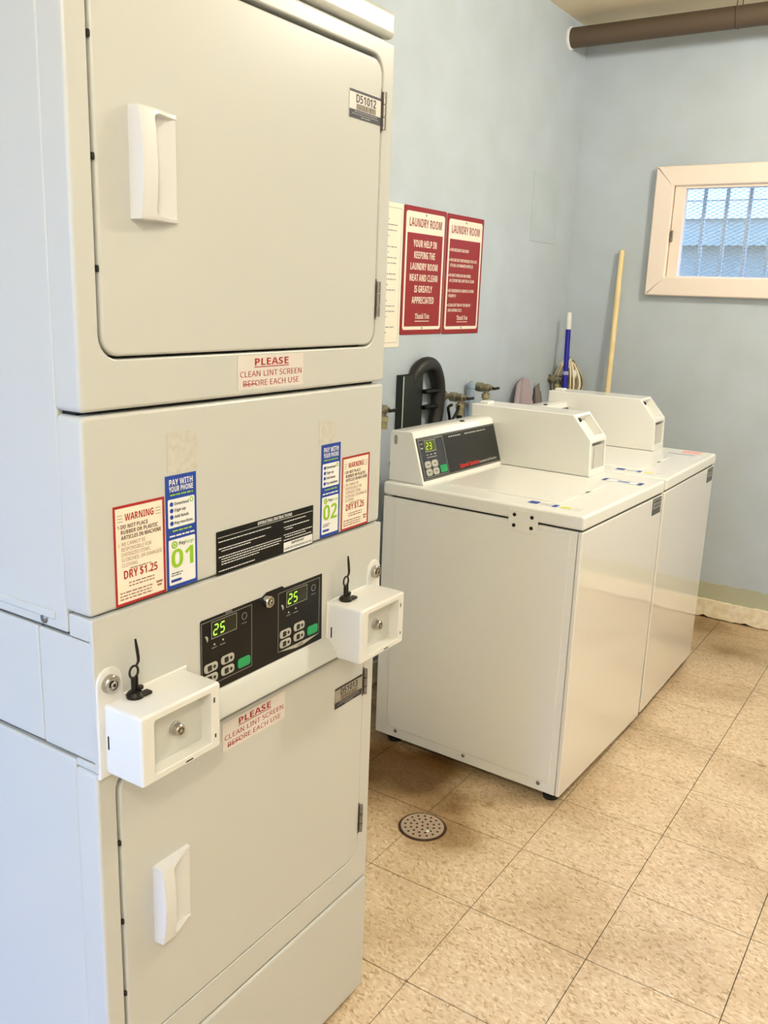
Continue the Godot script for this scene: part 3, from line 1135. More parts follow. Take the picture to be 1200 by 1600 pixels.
func control_half(o: Node, x0: float, lower: bool) -> void:
	# one of the two keypads: x0 is the left edge of its outline
	var z := 0.0065
	var mb := MB.new()
	mb.outline(x0, 0.9015, x0 + 0.1135, 1.0068, z, 0.0009)
	letters(mb, "LOWER" if lower else "UPPER", 0.0035, x0 + 0.06, 0.8965 if lower else 1.0078, z + 0.0004, 0, 1.0)
	scribble(mb, x0 + 0.022, x0 + 0.034, 0.9605, 0.0014, z)
	scribble(mb, x0 + 0.040, x0 + 0.053, 0.9605, 0.0014, z)
	mb.ring(disc(x0 + 0.096, 0.992, 0.006, 14), disc(x0 + 0.096, 0.992, 0.0052, 14), z - 0.0003, z)
	scribble(mb, x0 + 0.090, x0 + 0.102, 0.980, 0.0012, z)
	var pr := part(o, "keypad_outline", mb, M.grey_print)
	if lower:
		mb = MB.new()
		mb.poly(PackedVector2Array([Vector2(x0 + 0.002, 0.9022), Vector2(x0 + 0.050, 0.8952), Vector2(x0 + 0.070, 0.8952), Vector2(x0 + 0.112, 0.9022)]), z + 0.0002)
		var tr := part(pr, "lower_tab", mb, M.key_grey)
		mb = MB.new()
		letters(mb, "LOWER", 0.0036, x0 + 0.060, 0.8968, z + 0.0004)
		tr.name = "lower_tab"
		part(o, "tab_lettering", mb, M.black_print)
	mb = MB.new()
	mb.slab(rr(x0 + 0.021, 0.9762, x0 + 0.0775, 1.0035, 0.001, 2), 0.006, z + 0.0002, 0, false)
	var dp := part(o, "display", mb, M.lcd)
	mb = MB.new()
	mb.outline(x0 + 0.021, 0.9762, x0 + 0.0775, 1.0035, z + 0.0004, 0.0007)
	part(o, "display_outline", mb, M.key_grey)
	mb = MB.new()
	seven(mb, "2", x0 + 0.0255, 0.9815, 0.0085, 0.0160, 0.0024, z + 0.0006)
	seven(mb, "5", x0 + 0.0400, 0.9815, 0.0085, 0.0160, 0.0024, z + 0.0006)
	part(o, "display_digits", mb, M.digit)
	dp.name = "display"
	mb = MB.new()
	mb.slab(disc(x0 + 0.028, 0.966, 0.0016, 10), 0.006, z + 0.0003, 0, false)
	mb.slab(disc(x0 + 0.047, 0.968, 0.0016, 10), 0.006, z + 0.0003, 0, false)
	mb.poly(PackedVector2Array([Vector2(x0 + 0.0075, 0.9845), Vector2(x0 + 0.0105, 0.9790), Vector2(x0 + 0.0125, 0.9735), Vector2(x0 + 0.0145, 0.9770), Vector2(x0 + 0.0140, 0.9815), Vector2(x0 + 0.0115, 0.9840)]), z)
	part(o, "indicator", mb, M.key_grey)
	for b in [[0.0195, 0.931], [0.0565, 0.933], [0.0195, 0.9135], [0.0565, 0.9145]]:
		mb = MB.new()
		mb.slab(rr(x0 + b[0] - 0.0145, b[1] - 0.0070, x0 + b[0] + 0.0145, b[1] + 0.0070, 0.0055, 4), 0.006, z + 0.0012, 0.0006, false)
		part(o, "button", mb, M.key_grey)
		mb = MB.new()
		mb.slab(rr(x0 + b[0] - 0.008, b[1] - 0.0045, x0 + b[0] + 0.001, b[1] + 0.0045, 0.002, 3), z + 0.001, z + 0.0016, 0, false)
		mb.slab(disc(x0 + b[0] + 0.007, b[1], 0.0028, 10), z + 0.001, z + 0.0016, 0, false)
		part(o, "button_print", mb, M.black_print)
	mb = MB.new()
	mb.slab(rr(x0 + 0.080, 0.9070, x0 + 0.109, 0.9230, 0.0045, 4), 0.006, z + 0.0012, 0.0006, false)
	part(o, "start_button", mb, M.key_green)


func dryer() -> void:
	var o := base("stacked_dryer", Vector3(0.876, 0, -0.9636), 1.577575)
	var w := 0.3415
	var mb := MB.new()
	# carcass: three sheet-metal boxes and a dark core that paints the shade in their seams
	mb.rbox(Vector3(0, (1.040 + 1.909) / 2, (-0.70 - 0.0465) / 2), Vector3(2 * w - 0.001, 0.869, 0.6535), 0.004)
	mb.rbox(Vector3(0, 0.948, (-0.70 - 0.1125) / 2), Vector3(2 * w - 0.005, 0.174, 0.5875), 0.003)
	mb.rbox(Vector3(0, 0.948, (-0.1105 - 0.002) / 2), Vector3(2 * w - 0.003, 0.174, 0.1085), 0.003)
	mb.rbox(Vector3(0, 0.439, (-0.70 - 0.0435) / 2), Vector3(2 * w - 0.001, 0.832, 0.6565), 0.004)
	mb.rbox(Vector3(0, 1.0530, -0.0235), Vector3(2 * w - 0.001, 0.0320, 0.0410), 0.003)
	mb.rbox(Vector3(0, 0.8535, -0.0225), Vector3(2 * w - 0.001, 0.0110, 0.0390), 0.002)
	# the pressed rib at the foot of the upper side
	mb.rbox(Vector3(-w + 0.0005, 1.060, -0.30), Vector3(0.005, 0.012, 0.46), 0.0045)
	part(o, "cabinet", mb, M.enamel)
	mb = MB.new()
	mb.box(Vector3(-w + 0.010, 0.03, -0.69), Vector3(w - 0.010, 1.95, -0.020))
	part(o, "seam_shade_core", mb, M.dark)
	mb = MB.new()
	mb.t = Transform3D(Basis(Vector3(0, 0, -1), Vector3(-1, 0, 0), Vector3(0, 1, 0)), Vector3(-w + 0.001, 1.0506, -0.094))
	mb.lathe([Vector2(0.0075, 0), Vector2(0.0070, 0.002), Vector2(0.004, 0.0035), Vector2(0, 0.004)], 16, true)
	part(o, "screw", mb, M.steel)
	# top cap
	mb = MB.new()
	mb.rbox(Vector3(0, 1.9345, -0.35), Vector3(2 * w, 0.043, 0.70), 0.010, 3)
	part(o, "top_cap", mb, M.enamel)
	# upper dryer: front with its door opening
	mb = MB.new()
	mb.ring(rr(-w, 1.338, w, 1.9075, 0.008, 6), rr(-0.3085, 1.402, 0.3065, 1.880, 0.030, 6), -0.0445, 0.0, 0.0058, 0.003)
	part(o, "upper_front_panel", mb, M.enamel)
	var d := dryer_door(o, 1.402, 1.880, [1.772, 1.640, 1.512], [[1.762, 1.829], [1.451, 1.519]])
	handle(d, -0.2535, 1.573, -0.1785, 1.706)
	# the plain panel between the two
	mb = MB.new()
	mb.slab(rr(-w, 1.071, w, 1.3335, 0.008, 4), -0.0445, 0.0, 0.0058)
	part(o, "middle_panel", mb, M.enamel)
	# control panel sheet with its outward-sloping lower lip
	mb = MB.new()
	mb.slab(rr(-w, 0.847, w, 1.0690, 0.003, 3), -0.002, 0.0045, 0.0012)
	var prof := [Vector2(0.0045, 0.8865), Vector2(0.010, 0.8805), Vector2(0.022, 0.8640), Vector2(0.0270, 0.8570), Vector2(0.0280, 0.8530), Vector2(0.0260, 0.8500), Vector2(0.0, 0.848)]
	mb.grid(2, prof.size(), func(i: int, j: int) -> Vector3: return Vector3(-0.205 if i == 0 else 0.195, prof[j].y, prof[j].x), true)
	for e in [-0.205, 0.195]:
		for j in range(0, prof.size() - 1):
			var g := Vector3(signf(e), 0, 0)
			mb.tri(Vector3(e, 0.868, 0.0), Vector3(e, prof[j].y, prof[j].x), Vector3(e, prof[j + 1].y, prof[j + 1].x), g, g, g)
	part(o, "control_panel", mb, M.enamel)
	mb = MB.new()
	mb.slab(PackedVector2Array([Vector2(-0.1465, 0.8905), Vector2(-0.1455, 0.8895), Vector2(0.1545, 0.8885), Vector2(0.1555, 0.8895), Vector2(0.1535, 1.0112), Vector2(0.0500, 1.0120), Vector2(0.0440, 1.0165), Vector2(0.0040, 1.0160), Vector2(-0.0070, 1.0110), Vector2(-0.1450, 1.0105), Vector2(-0.1470, 1.0085)]), 0.0040, 0.0060, 0.0004, false)
	var ov := part(o, "control_overlay", mb, M.black)
	control_half(ov, -0.1465, false)
	control_half(ov, 0.0325, true)
	cam_lock(o, Vector3(0.0015, 1.0025, 0.010), 0.0100)
	coin_box(o, -0.330, -0.181, 0.846, 0.948, -0.3190, -0.2885)
	coin_box(o, 0.1750, 0.3200, 0.848, 0.950, 0.3190, 0.2070)
	cam_lock(o, Vector3(-0.3200, 0.9755, 0.0095), 0.0130)
	cam_lock(o, Vector3(0.3190, 0.9755, 0.0095), 0.0125)
	# lower dryer
	mb = MB.new()
	mb.ring(rr(-w, 0.294, w, 0.8455, 0.008, 6), rr(-0.3085, 0.358, 0.3035, 0.835, 0.030, 6), -0.0420, -0.0005, 0.0058, 0.003)
	part(o, "lower_front_panel", mb, M.enamel)
	d = dryer_door(o, 0.358, 0.835, [0.722, 0.592, 0.468], [[0.720, 0.780], [0.412, 0.480]])
	handle(d, -0.2495, 0.5215, -0.1775, 0.652)
	mb = MB.new()
	mb.slab(rr(-w, 0.018, w, 0.2900, 0.008, 4), -0.0420, 0.0005, 0.0058)
	part(o, "kick_panel", mb, M.enamel)
	for fx in [-0.29, 0.29]:
		for fz in [-0.06, -0.64]:
			mb = MB.new()
			mb.t.origin = Vector3(fx, 0, fz)
			mb.lathe([Vector2(0, 0), Vector2(0.022, 0), Vector2(0.022, 0.012), Vector2(0.012, 0.018), Vector2(0.012, 0.032)], 14)
			part(o, "foot", mb, M.rubber)
	# labels
	asset_tag(o, 0.2065, 1.7705, 0.2980, 1.8130, 0.0021, "D51012", M.label_clear)
	asset_tag(o, 0.2070, 0.7265, 0.2965, 0.7685, 0.0021, "D51013", paint(Color(0.62, 0.60, 0.55), 0.4))
	please_label(o, 0.0200, 1.3550, 0.0006)
	please_label(o, -0.0200, 0.7800, 0.0021)
	warning_label(o, -0.2985, 1.0740, -0.2085, 1.2125, 0.0006)
	pay_label(o, -0.2060, 1.0740, -0.1465, 1.2390, 0.0006, "01")
	pay_label(o, 0.1520, 1.0742, 0.2080, 1.2397, 0.0006, "02")
	warning_label(o, 0.2135, 1.0743, 0.3005, 1.2100, 0.0006)
	for r in [[-0.201, 1.241, -0.1425, 1.299], [0.145, 1.2415, 0.1905, 1.280]]:
		sticker(o, "tape_residue", r[0], r[1], r[2], r[3], 0.0004, M.residue, 0.002)
	var s := sticker(o, "instruction_plate", -0.1067, 1.0708, 0.1312, 1.1392, 0.0008, M.black, 0.0015)
	mb = MB.new()
	letters(mb, "OPERATING INSTRUCTIONS", 0.0052, 0.030, 1.1318, 0.0011, 0, 1.0, "bold", 0.086)
	mb.rect(-0.104, 1.1292, 0.129, 1.1298, 0.0011)
	for t in [[-0.102, 0.020, 1.122], [-0.102, 0.005, 1.111], [-0.096, -0.03, 1.107], [-0.102, 0.046, 1.098], [-0.096, 0.046, 1.094], [-0.096, 0.040, 1.090], [-0.096, -0.01, 1.086], [-0.102, -0.02, 1.076], [0.052, 0.11, 1.123], [0.052, 0.12, 1.114], [0.056, 0.075, 1.110], [0.052, 0.128, 1.101], [0.056, 0.11, 1.097], [0.052, 0.126, 1.092]]:
		scribble(mb, t[0], t[1], t[2], 0.0014, 0.0011)
	mb.rect(0.052, 1.0725, 0.1295, 1.0885, 0.0011)
	part(s, "white_print", mb, M.white_print)
	mb = MB.new()
	letters(mb, "IMPORTANT", 0.0042, 0.089, 1.0827, 0.0014, 0, 1.0, "bold", 0.034)
	letters(mb, "CLEAN LINT SCREEN BEFORE EACH USE", 0.0034, 0.0905, 1.0757, 0.0014, 0, 1.0, "bold", 0.073)
	part(s, "dark_print", mb, M.black_print)
	tag(o, "tall white stacked coin dryer with two doors and twin coin boxes", "dryer")

# ---------------------------------------------------------------- the washers
const WH := 0.3475
const WD := 0.684
const HT := 0.911
const HB := 0.8684


func washer(at: Vector3, turn: float, first: bool) -> Node3D:
	var o := base("washing_machine", at, turn)
	var mb := MB.new()
	mb.rbox(Vector3(0, (0.0334 + HB - 0.0056) / 2, (-WD - 0.014) / 2), Vector3(2 * WH - 0.004, HB - 0.0390, WD - 0.016), 0.003)
	# pressed lower edge of the visible side
	mb.rbox(Vector3(-WH + 0.001, 0.4605, -0.335), Vector3(0.0052, 0.781, 0.60), 0.0022)
	part(o, "cabinet", mb, M.white_enamel)
	mb = MB.new()
	mb.slab(rr(-WH, 0.0334, WH, HB - 0.005, 0.006, 4), -0.0118, 0.0, 0.004)
	part(o, "front_panel", mb, M.enamel_gloss)
	mb = MB.new()
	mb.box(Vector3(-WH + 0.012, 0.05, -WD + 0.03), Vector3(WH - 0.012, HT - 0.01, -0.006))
	part(o, "seam_shade_core", mb, M.dark)  # dark core painted in as the shade behind the panel gaps
	# worktop, a shallow tray turned upside down
	mb = MB.new()
	mb.rbox(Vector3(0, (HT + HB) / 2, -WD / 2 + 0.0015), Vector3(2 * WH + 0.003, HT - HB, WD + 0.003), 0.009, 3)
	part(o, "worktop", mb, M.white_enamel)
	# lid: a flat plate with a finger notch in its front edge
	mb = MB.new()
	mb.t = Transform3D(Basis(Vector3(1, 0, 0), Vector3(0, 0, -1), Vector3(0, 1, 0)), Vector3(0, HT, 0))
	mb.slab(PackedVector2Array([Vector2(-0.235, 0.118), Vector2(-0.050, 0.118), Vector2(-0.042, 0.127), Vector2(-0.018, 0.127), Vector2(-0.010, 0.118), Vector2(0.150, 0.118), Vector2(0.158, 0.126), Vector2(0.158, 0.52), Vector2(-0.243, 0.52), Vector2(-0.243, 0.126)]), -0.002, 0.0034, 0.0018, false)
	var lid := part(o, "lid", mb, M.white_enamel)
	mb = MB.new()
	mb.t = Transform3D(Basis(Vector3(1, 0, 0), Vector3(0, 0, -1), Vector3(0, 1, 0)), Vector3(0, HT, 0))
	mb.slab(PackedVector2Array([Vector2(-0.050, 0.1175), Vector2(-0.010, 0.1175), Vector2(-0.018, 0.1265), Vector2(-0.042, 0.1265)]), -0.001, 0.0006, 0, false)
	part(lid, "finger_notch", mb, paint(Color(0.42, 0.38, 0.32), 0.6))
	# console: a wedge with a sloping face
	var c0 := -0.3200
	var c1 := 0.2080
	mb = MB.new()
	mb.t = Transform3D(Basis(Vector3(0, 0, -1), Vector3(0, 1, 0), Vector3(1, 0, 0)), Vector3())
	# outline in (-z, y), extruded along x
	mb.bevel(PackedVector2Array([Vector2(0.550, HT), Vector2(0.684, HT), Vector2(0.684, 1.068), Vector2(0.678, 1.073), Vector2(0.606, 1.076), Vector2(0.598, 1.071)]), c1, 0.004)
	var wedge := PackedVector2Array([Vector2(0.550, HT), Vector2(0.684, HT), Vector2(0.684, 1.068), Vector2(0.678, 1.073), Vector2(0.606, 1.076), Vector2(0.598, 1.071)])
	mb.wall(wedge, c0 + 0.004, c1 - 0.004)
	mb.poly(mb.bevel(wedge, c0, 0.004, false, true), c0, -1.0)
	mb.poly(wedge, c1 - 0.004, 1.0)
	var con := part(o, "console", mb, M.white_enamel)
	# the printed face, in the plane of the slope
	var up := Vector3(0, 0.160, -0.048).normalized()
	var face := Transform3D(Basis(Vector3(1, 0, 0), up, Vector3(1, 0, 0).cross(up)), Vector3(0, HT, -0.550))
	var F := func() -> MB:
		var b := MB.new()
		b.t = face
		return b
	mb = F.call()
	mb.slab(rr(-0.3120, 0.012, 0.2000, 0.150, 0.002, 3), 0.0, 0.0020, 0.0004, false)
	part(o, "control_overlay", mb, paint(Color(0.07, 0.08, 0.10), 0.3))
	var ov: Node = o.get_node("control_overlay")
	mb = F.call()
	mb.outline(-0.3085, 0.0150, 0.1970, 0.1470, 0.0023, 0.0011)
	mb.outline(-0.3020, 0.0210, -0.1580, 0.1420, 0.0024, 0.0011)
	letters(mb, "Commercial Washer", 0.0085, 0.048, 0.0245, 0.0024, -1, 1.0, "bold", 0.125)
	scribble(mb, -0.120, -0.040, 0.1330, 0.0040, 0.0023)
	scribble(mb, -0.015, 0.130, 0.1330, 0.0040, 0.0023)
	scribble(mb, -0.272, -0.262, 0.0900, 0.0030, 0.0024)
	scribble(mb, -0.250, -0.238, 0.0900, 0.0030, 0.0024)
	scribble(mb, -0.226, -0.212, 0.0900, 0.0030, 0.0024)
	scribble(mb, -0.272, -0.212, 0.0820, 0.0022, 0.0024)
	scribble(mb, -0.297, -0.280, 0.1280, 0.0030, 0.0024)
	scribble(mb, -0.297, -0.284, 0.1130, 0.0045, 0.0024)
	part(ov, "pale_print", mb, M.key_grey)
	mb = F.call()
	mb.rect(-0.3005, 0.0225, -0.1595, 0.1405, 0.0022)
	part(ov, "keypad_field", mb, M.slate)
	mb = F.call()
	letters(mb, "Speed Queen", 0.0135, -0.083, 0.0245, 0.0024, -1, 1.0, "bold", 0.126)
	part(ov, "red_lettering", mb, paint(Color(0.86, 0.10, 0.07), 0.4))
	mb = F.call()
	mb.slab(rr(-0.2750, 0.1010, -0.2090, 0.1375, 0.003, 3), 0.0022, 0.0030, 0, false)
	part(ov, "display", mb, paint(Color(0.30, 0.33, 0.10), 0.3))
	mb = F.call()
	mb.outline(-0.2750, 0.1010, -0.2090, 0.1375, 0.0033, 0.0014)
	part(ov, "display_outline", mb, M.key_grey)
	mb = F.call()
	seven(mb, "2", -0.2660, 0.1090, 0.0110, 0.0200, 0.0030, 0.0034)
	seven(mb, "3", -0.2470, 0.1090, 0.0110, 0.0200, 0.0030, 0.0034)
	part(ov, "display_digits", mb, glow(Color(0.85, 1.0, 0.15), 0.9))
	for b in [[-0.275, 0.0610], [-0.234, 0.0610], [-0.275, 0.0360], [-0.234, 0.0360]]:
		mb = F.call()
		mb.slab(rr(b[0] - 0.018, b[1] - 0.0112, b[0] + 0.018, b[1] + 0.0112, 0.009, 4), 0.0022, 0.0040, 0.0008, false)
		part(ov, "button", mb, M.key_grey)
		mb = F.call()
		mb.rect(b[0] - 0.008, b[1] - 0.0012, b[0] + 0.008, b[1] + 0.0012, 0.0043)
		part(ov, "button_print", mb, M.black_print)
	mb = F.call()
	mb.slab(rr(-0.2060, 0.0265, -0.1650, 0.0500, 0.004, 4), 0.0022, 0.0040, 0.0008, false)
	part(ov, "start_button", mb, M.key_green)
	# key lock on top of the console
	mb = MB.new()
	mb.t.origin = Vector3(0.020, 1.075, -0.618)
	mb.lathe([Vector2(0.0085, -0.004), Vector2(0.0085, 0.003), Vector2(0.006, 0.0045), Vector2(0, 0.0045)], 16)
	part(con, "console_screw", mb, M.dark)
	mb = MB.new()
	mb.t = Transform3D(Basis(Vector3(0, 0, 1), Vector3(0, 1, 0), Vector3(-1, 0, 0)), Vector3(c0 - 0.0004, 0, 0))
	mb.slab(rr(-0.667, 1.030, -0.655, 1.060, 0.005, 4), 0.0, 0.0006, 0, false)
	part(con, "end_clip", mb, M.grey_print)
	# coin box: a tall narrow housing with a clipped, hollow front corner
	mb = MB.new()
	mb.t = Transform3D(Basis(Vector3(0, 0, -1), Vector3(0, 1, 0), Vector3(1, 0, 0)), Vector3())
	var k0 := 0.2000
	var k1 := 0.3430
	var side := PackedVector2Array([Vector2(0.2135, HT + 0.001), Vector2(0.684, HT + 0.001), Vector2(0.684, 1.117), Vector2(0.288, 1.117), Vector2(0.2185, 1.036)])
	mb.poly(mb.bevel(side, k0, 0.003, false, true), k0, -1.0)
	mb.poly(mb.bevel(side, k1, 0.003), k1, 1.0)
	# walls, all but the clipped corner and the front, which are hollow
	var q := side
	var e := [[0, 1], [1, 2], [2, 3]]
	for s in e:
		var a: Vector2 = q[s[0]]
		var b: Vector2 = q[s[1]]
		var dd := (b - a).normalized()
		mb.flat(Vector3(a.x, a.y, k0 + 0.003), Vector3(b.x, b.y, k0 + 0.003), Vector3(b.x, b.y, k1 - 0.003), Vector3(a.x, a.y, k1 - 0.003), Vector3(dd.y, -dd.x, 0))
	# rims of the clipped corner and of the front
	for s in [[Vector2(0.288, 1.117), Vector2(0.2185, 1.036), 0.016], [Vector2(0.2185, 1.036), Vector2(0.2135, HT + 0.001), 0.022]]:
		var a: Vector2 = s[0]
		var b: Vector2 = s[1]
		var dd := (b - a).normalized()
		var nn := Vector2(dd.y, -dd.x)
		if nn.dot(Vector2(-1, 0.3)) < 0:
			nn = -nn
		var wr := 0.010
		var en: float = s[2]
		var a2 := a + dd * 0.010
		var b2 := b - dd * en
		var deep := nn * -0.030
		var N3 := Vector3(nn.x, nn.y, 0)
		var z0 := k0 + 0.003
		var z1 := k1 - 0.003
		for r in [[a, b, z0, z0 + wr], [a, b, z1 - wr, z1], [a, a2, z0 + wr, z1 - wr], [b2, b, z0 + wr, z1 - wr]]:
			mb.flat(Vector3(r[0].x, r[0].y, r[2]), Vector3(r[1].x, r[1].y, r[2]), Vector3(r[1].x, r[1].y, r[3]), Vector3(r[0].x, r[0].y, r[3]), N3)
		# the hollow
		var i0 := z0 + wr
		var i1 := z1 - wr
		mb.flat(Vector3(a2.x + deep.x, a2.y + deep.y, i0), Vector3(b2.x + deep.x, b2.y + deep.y, i0), Vector3(b2.x + deep.x, b2.y + deep.y, i1), Vector3(a2.x + deep.x, a2.y + deep.y, i1), N3)
		for zz in [i0, i1]:
			mb.flat(Vector3(a2.x, a2.y, zz), Vector3(b2.x, b2.y, zz), Vector3(b2.x + deep.x, b2.y + deep.y, zz), Vector3(a2.x + deep.x, a2.y + deep.y, zz), Vector3(0, 0, 1 if zz == i0 else -1))
		for pp in [a2, b2]:
			mb.flat(Vector3(pp.x, pp.y, i0), Vector3(pp.x, pp.y, i1), Vector3(pp.x + deep.x, pp.y + deep.y, i1), Vector3(pp.x + deep.x, pp.y + deep.y, i0), Vector3(dd.x, dd.y, 0) * (1.0 if pp == a2 else -1.0))
	var cb := part(o, "coin_box", mb, M.white_enamel)
	mb = MB.new()
	mb.rbox(Vector3((k0 + k1) / 2 + 0.018, 0.972, -0.224), Vector3(0.076, 0.082, 0.006), 0.002)
	mb.rbox(Vector3(k0 + 0.034, 0.972, -0.226), Vector3(0.034, 0.082, 0.004), 0.0015)
	part(cb, "cash_door", mb, paint(Color(0.78, 0.765, 0.73), 0.3))
	mb = MB.new()
	mb.t = Transform3D(Basis(Vector3(1, 0, 0), Vector3(0, 0.65, 0.76), Vector3(0, -0.76, 0.65)), Vector3(k0 + 0.026, 1.094, -0.280))
	mb.lathe([Vector2(0.0075, -0.01), Vector2(0.0075, 0.010), Vector2(0.005, 0.012), Vector2(0, 0.012)], 14)
	part(cb, "cam_lock", mb, M.iron)
	mb = MB.new()
	mb.rbox(Vector3(0.262, 1.121, -0.655), Vector3(0.05, 0.010, 0.035), 0.004)
	part(cb, "top_knob", mb, M.white_enamel)
	for fx in [-0.30, 0.30]:
		for fz in [-0.045, -0.63]:
			mb = MB.new()
			mb.t.origin = Vector3(fx, 0, fz)
			mb.lathe([Vector2(0, 0), Vector2(0.024, 0), Vector2(0.025, 0.010), Vector2(0.014, 0.018), Vector2(0.014, 0.04)], 14)
			part(o, "foot", mb, M.rubber)
	for z in [-0.070, -0.335, -0.600]:
		mb = MB.new()
		mb.t = Transform3D(Basis(Vector3(0, 0, -1), Vector3(-1, 0, 0), Vector3(0, 1, 0)), Vector3(-WH + 0.002, 0.058, z))
		mb.lathe([Vector2(0.0065, 0), Vector2(0.006, 0.0018), Vector2(0.0035, 0.003), Vector2(0, 0.0033)], 12, true)
		part(o, "screw", mb, M.steel)
	# payment strip along the worktop's edge
	var flat_up := Basis(Vector3(0, 0, -1), Vector3(-1, 0, 0), Vector3(0, 1, 0))   # print reads along the depth
	var blocks := [["payment_strip", -0.300, -0.268, 0.030, 0.200, M.white_print]]
	mb = MB.new()
	mb.t = Transform3D(flat_up, Vector3(0, HT + 0.0006, 0))
	mb.slab(rr(0.030, 0.266, 0.200, 0.302, 0.001, 2), -0.001, 0.0002, 0, false)
	var st := part(o, "payment_strip", mb, M.white_print)
	mb = MB.new()
	mb.t = Transform3D(flat_up, Vector3(0, HT + 0.0010, 0))
	mb.rect(0.168, 0.267, 0.199, 0.301, 0.0)
	part(st, "blue_block", mb, M.blue_print)
	mb = MB.new()
	mb.t = Transform3D(flat_up, Vector3(0, HT + 0.0010, 0))
	mb.rect(0.108, 0.267, 0.124, 0.301, 0.0)
	part(st, "blue_block", mb, M.blue_print)
	mb = MB.new()
	mb.t = Transform3D(flat_up, Vector3(0, HT + 0.0010, 0))
	mb.rect(0.066, 0.270, 0.098, 0.298, 0.0)
	part(st, "lime_block", mb, paint(Color(0.88, 0.87, 0.45), 0.4))
	mb = MB.new()
	mb.t = Transform3D(flat_up, Vector3(0, HT + 0.0010, 0))
	for k in 5:
		scribble(mb, 0.128, 0.162, 0.271 + 0.006 * k, 0.002, 0.0)
	for k in 3:
		scribble(mb, 0.034, 0.058, 0.271 + 0.011 * k, 0.003, 0.0)
	part(st, "fine_print", mb, M.grey_print)
	# the second label, beside the coin box
	mb = MB.new()
	mb.t = Transform3D(flat_up, Vector3(0, HT + 0.0006, 0))
	mb.slab(rr(0.030, -0.235, 0.165, -0.190, 0.001, 2), -0.001, 0.0002, 0, false)
	st = part(o, "worktop_label", mb, M.white_print if first else paint(Color(0.86, 0.85, 0.87), 0.4))
	mb = MB.new()
	mb.t = Transform3D(flat_up, Vector3(0, HT + 0.0010, 0))
	if first:
		mb.outline(0.030, -0.235, 0.165, -0.190, 0.0, 0.003)
		mb.rect(0.030, -0.235, 0.046, -0.190, 0.0)
		mb.rect(0.152, -0.235, 0.165, -0.190, 0.0)
		mb.rect(0.075, -0.220, 0.115, -0.205, 0.0)
		part(st, "blue_block", mb, M.blue_print)
	else:
		for k in 4:
			scribble(mb, 0.05, 0.16, -0.230 + 0.010 * k, 0.003, 0.0)
		part(st, "fine_print", mb, M.grey_print)
		mb = MB.new()
		mb.t = Transform3D(flat_up, Vector3(0, HT + 0.0006, 0))
		mb.slab(rr(0.045, -0.320, 0.115, -0.262, 0.002, 2), -0.001, 0.0003, 0, false)
		part(o, "red_label", mb, paint(Color(0.95, 0.70, 0.67), 0.45))
	# tag on the front panel
	var sx0 := 0.246
	var sx1 := 0.333
	mb = MB.new()
	mb.slab(rr(sx0, 0.803, sx1, 0.860, 0.003, 3), 0.0, 0.0006, 0, false)
	st = part(o, "asset_tag", mb, paint(Color(0.20, 0.20, 0.17), 0.25))
	mb = MB.new()
	mb.rect(sx0 + 0.006, 0.824, sx1 - 0.006, 0.857, 0.0009)
	part(st, "pale_field", mb, paint(Color(0.50, 0.50, 0.46), 0.3))
	mb = MB.new()
	scribble(mb, sx0 + 0.015, sx1 - 0.015, 0.845, 0.006, 0.0012)
	scribble(mb, sx0 + 0.015, sx1 - 0.015, 0.832, 0.004, 0.0012)
	part(st, "dark_print", mb, M.black_print)
	if first:
		# the metal plate screwed across the joint on the side
		mb = MB.new()
		mb.t = Transform3D(Basis(Vector3(0, 0, 1), Vector3(0, 1, 0), Vector3(-1, 0, 0)), Vector3(-WH - 0.0015, 0, 0))
		mb.slab(rr(-0.2310, 0.8340, -0.1370, 0.8970, 0.002, 3), -0.001, 0.0028, 0.0008, false)
		st = part(o, "latch_plate", mb, M.white_enamel)
		for a in [-0.2120, -0.1560]:
			for b in [0.8500, 0.8820]:
				mb = MB.new()
				mb.t = Transform3D(Basis(Vector3(0, 0, -1), Vector3(-1, 0, 0), Vector3(0, 1, 0)), Vector3(-WH - 0.0040, b, a))
				mb.lathe([Vector2(0.0058, 0), Vector2(0.0055, 0.0016), Vector2(0.002, 0.0022), Vector2(0, 0.0012)], 14)
				part(st, "bolt", mb, M.iron)
	return o


func washers() -> void:
	tag(washer(Vector3(0.9518, 0, -2.5900), 1.5418, true), "white top-loading washer nearest the dryer, with a bolted plate on its side", "washer", "coin washers in a row")
	tag(washer(Vector3(0.9589, 0, -3.3120), 1.574896, false), "white top-loading washer nearest the window wall, with a small red label on top", "washer", "coin washers in a row")

# ---------------------------------------------------------------- signs on the left wall
func sign_frame(o: Node3D, w: float, h: float) -> void:
	var mb := MB.new()
	mb.slab(rr(-w / 2, 0, w / 2, h, 0.006, 4), 0.0, 0.0022, 0.0005, true)
	part(o, "sign_plate", mb, M.crimson)
	mb = MB.new()
	var a := rr(-w / 2 + 0.013, 0.018, w / 2 - 0.013, h - 0.018, 0.012, 4)
	var b := rr(-w / 2 + 0.024, 0.030, w / 2 - 0.024, h - 0.092, 0.002, 4)
	mb.ring(a, b, 0.002, 0.0026)
	part(o, "white_border", mb, M.cream_print)
	for y in [0.024, h - 0.026]:
		mb = MB.new()
		mb.t = Transform3D(Basis(Vector3(1, 0, 0), Vector3(0, 0, 1), Vector3(0, -1, 0)), Vector3(0, y, 0.0024))
		mb.lathe([Vector2(0.0042, 0), Vector2(0.0040, 0.001), Vector2(0.002, 0.002), Vector2(0, 0.002)], 12)
		part(o, "rivet", mb, M.steel)


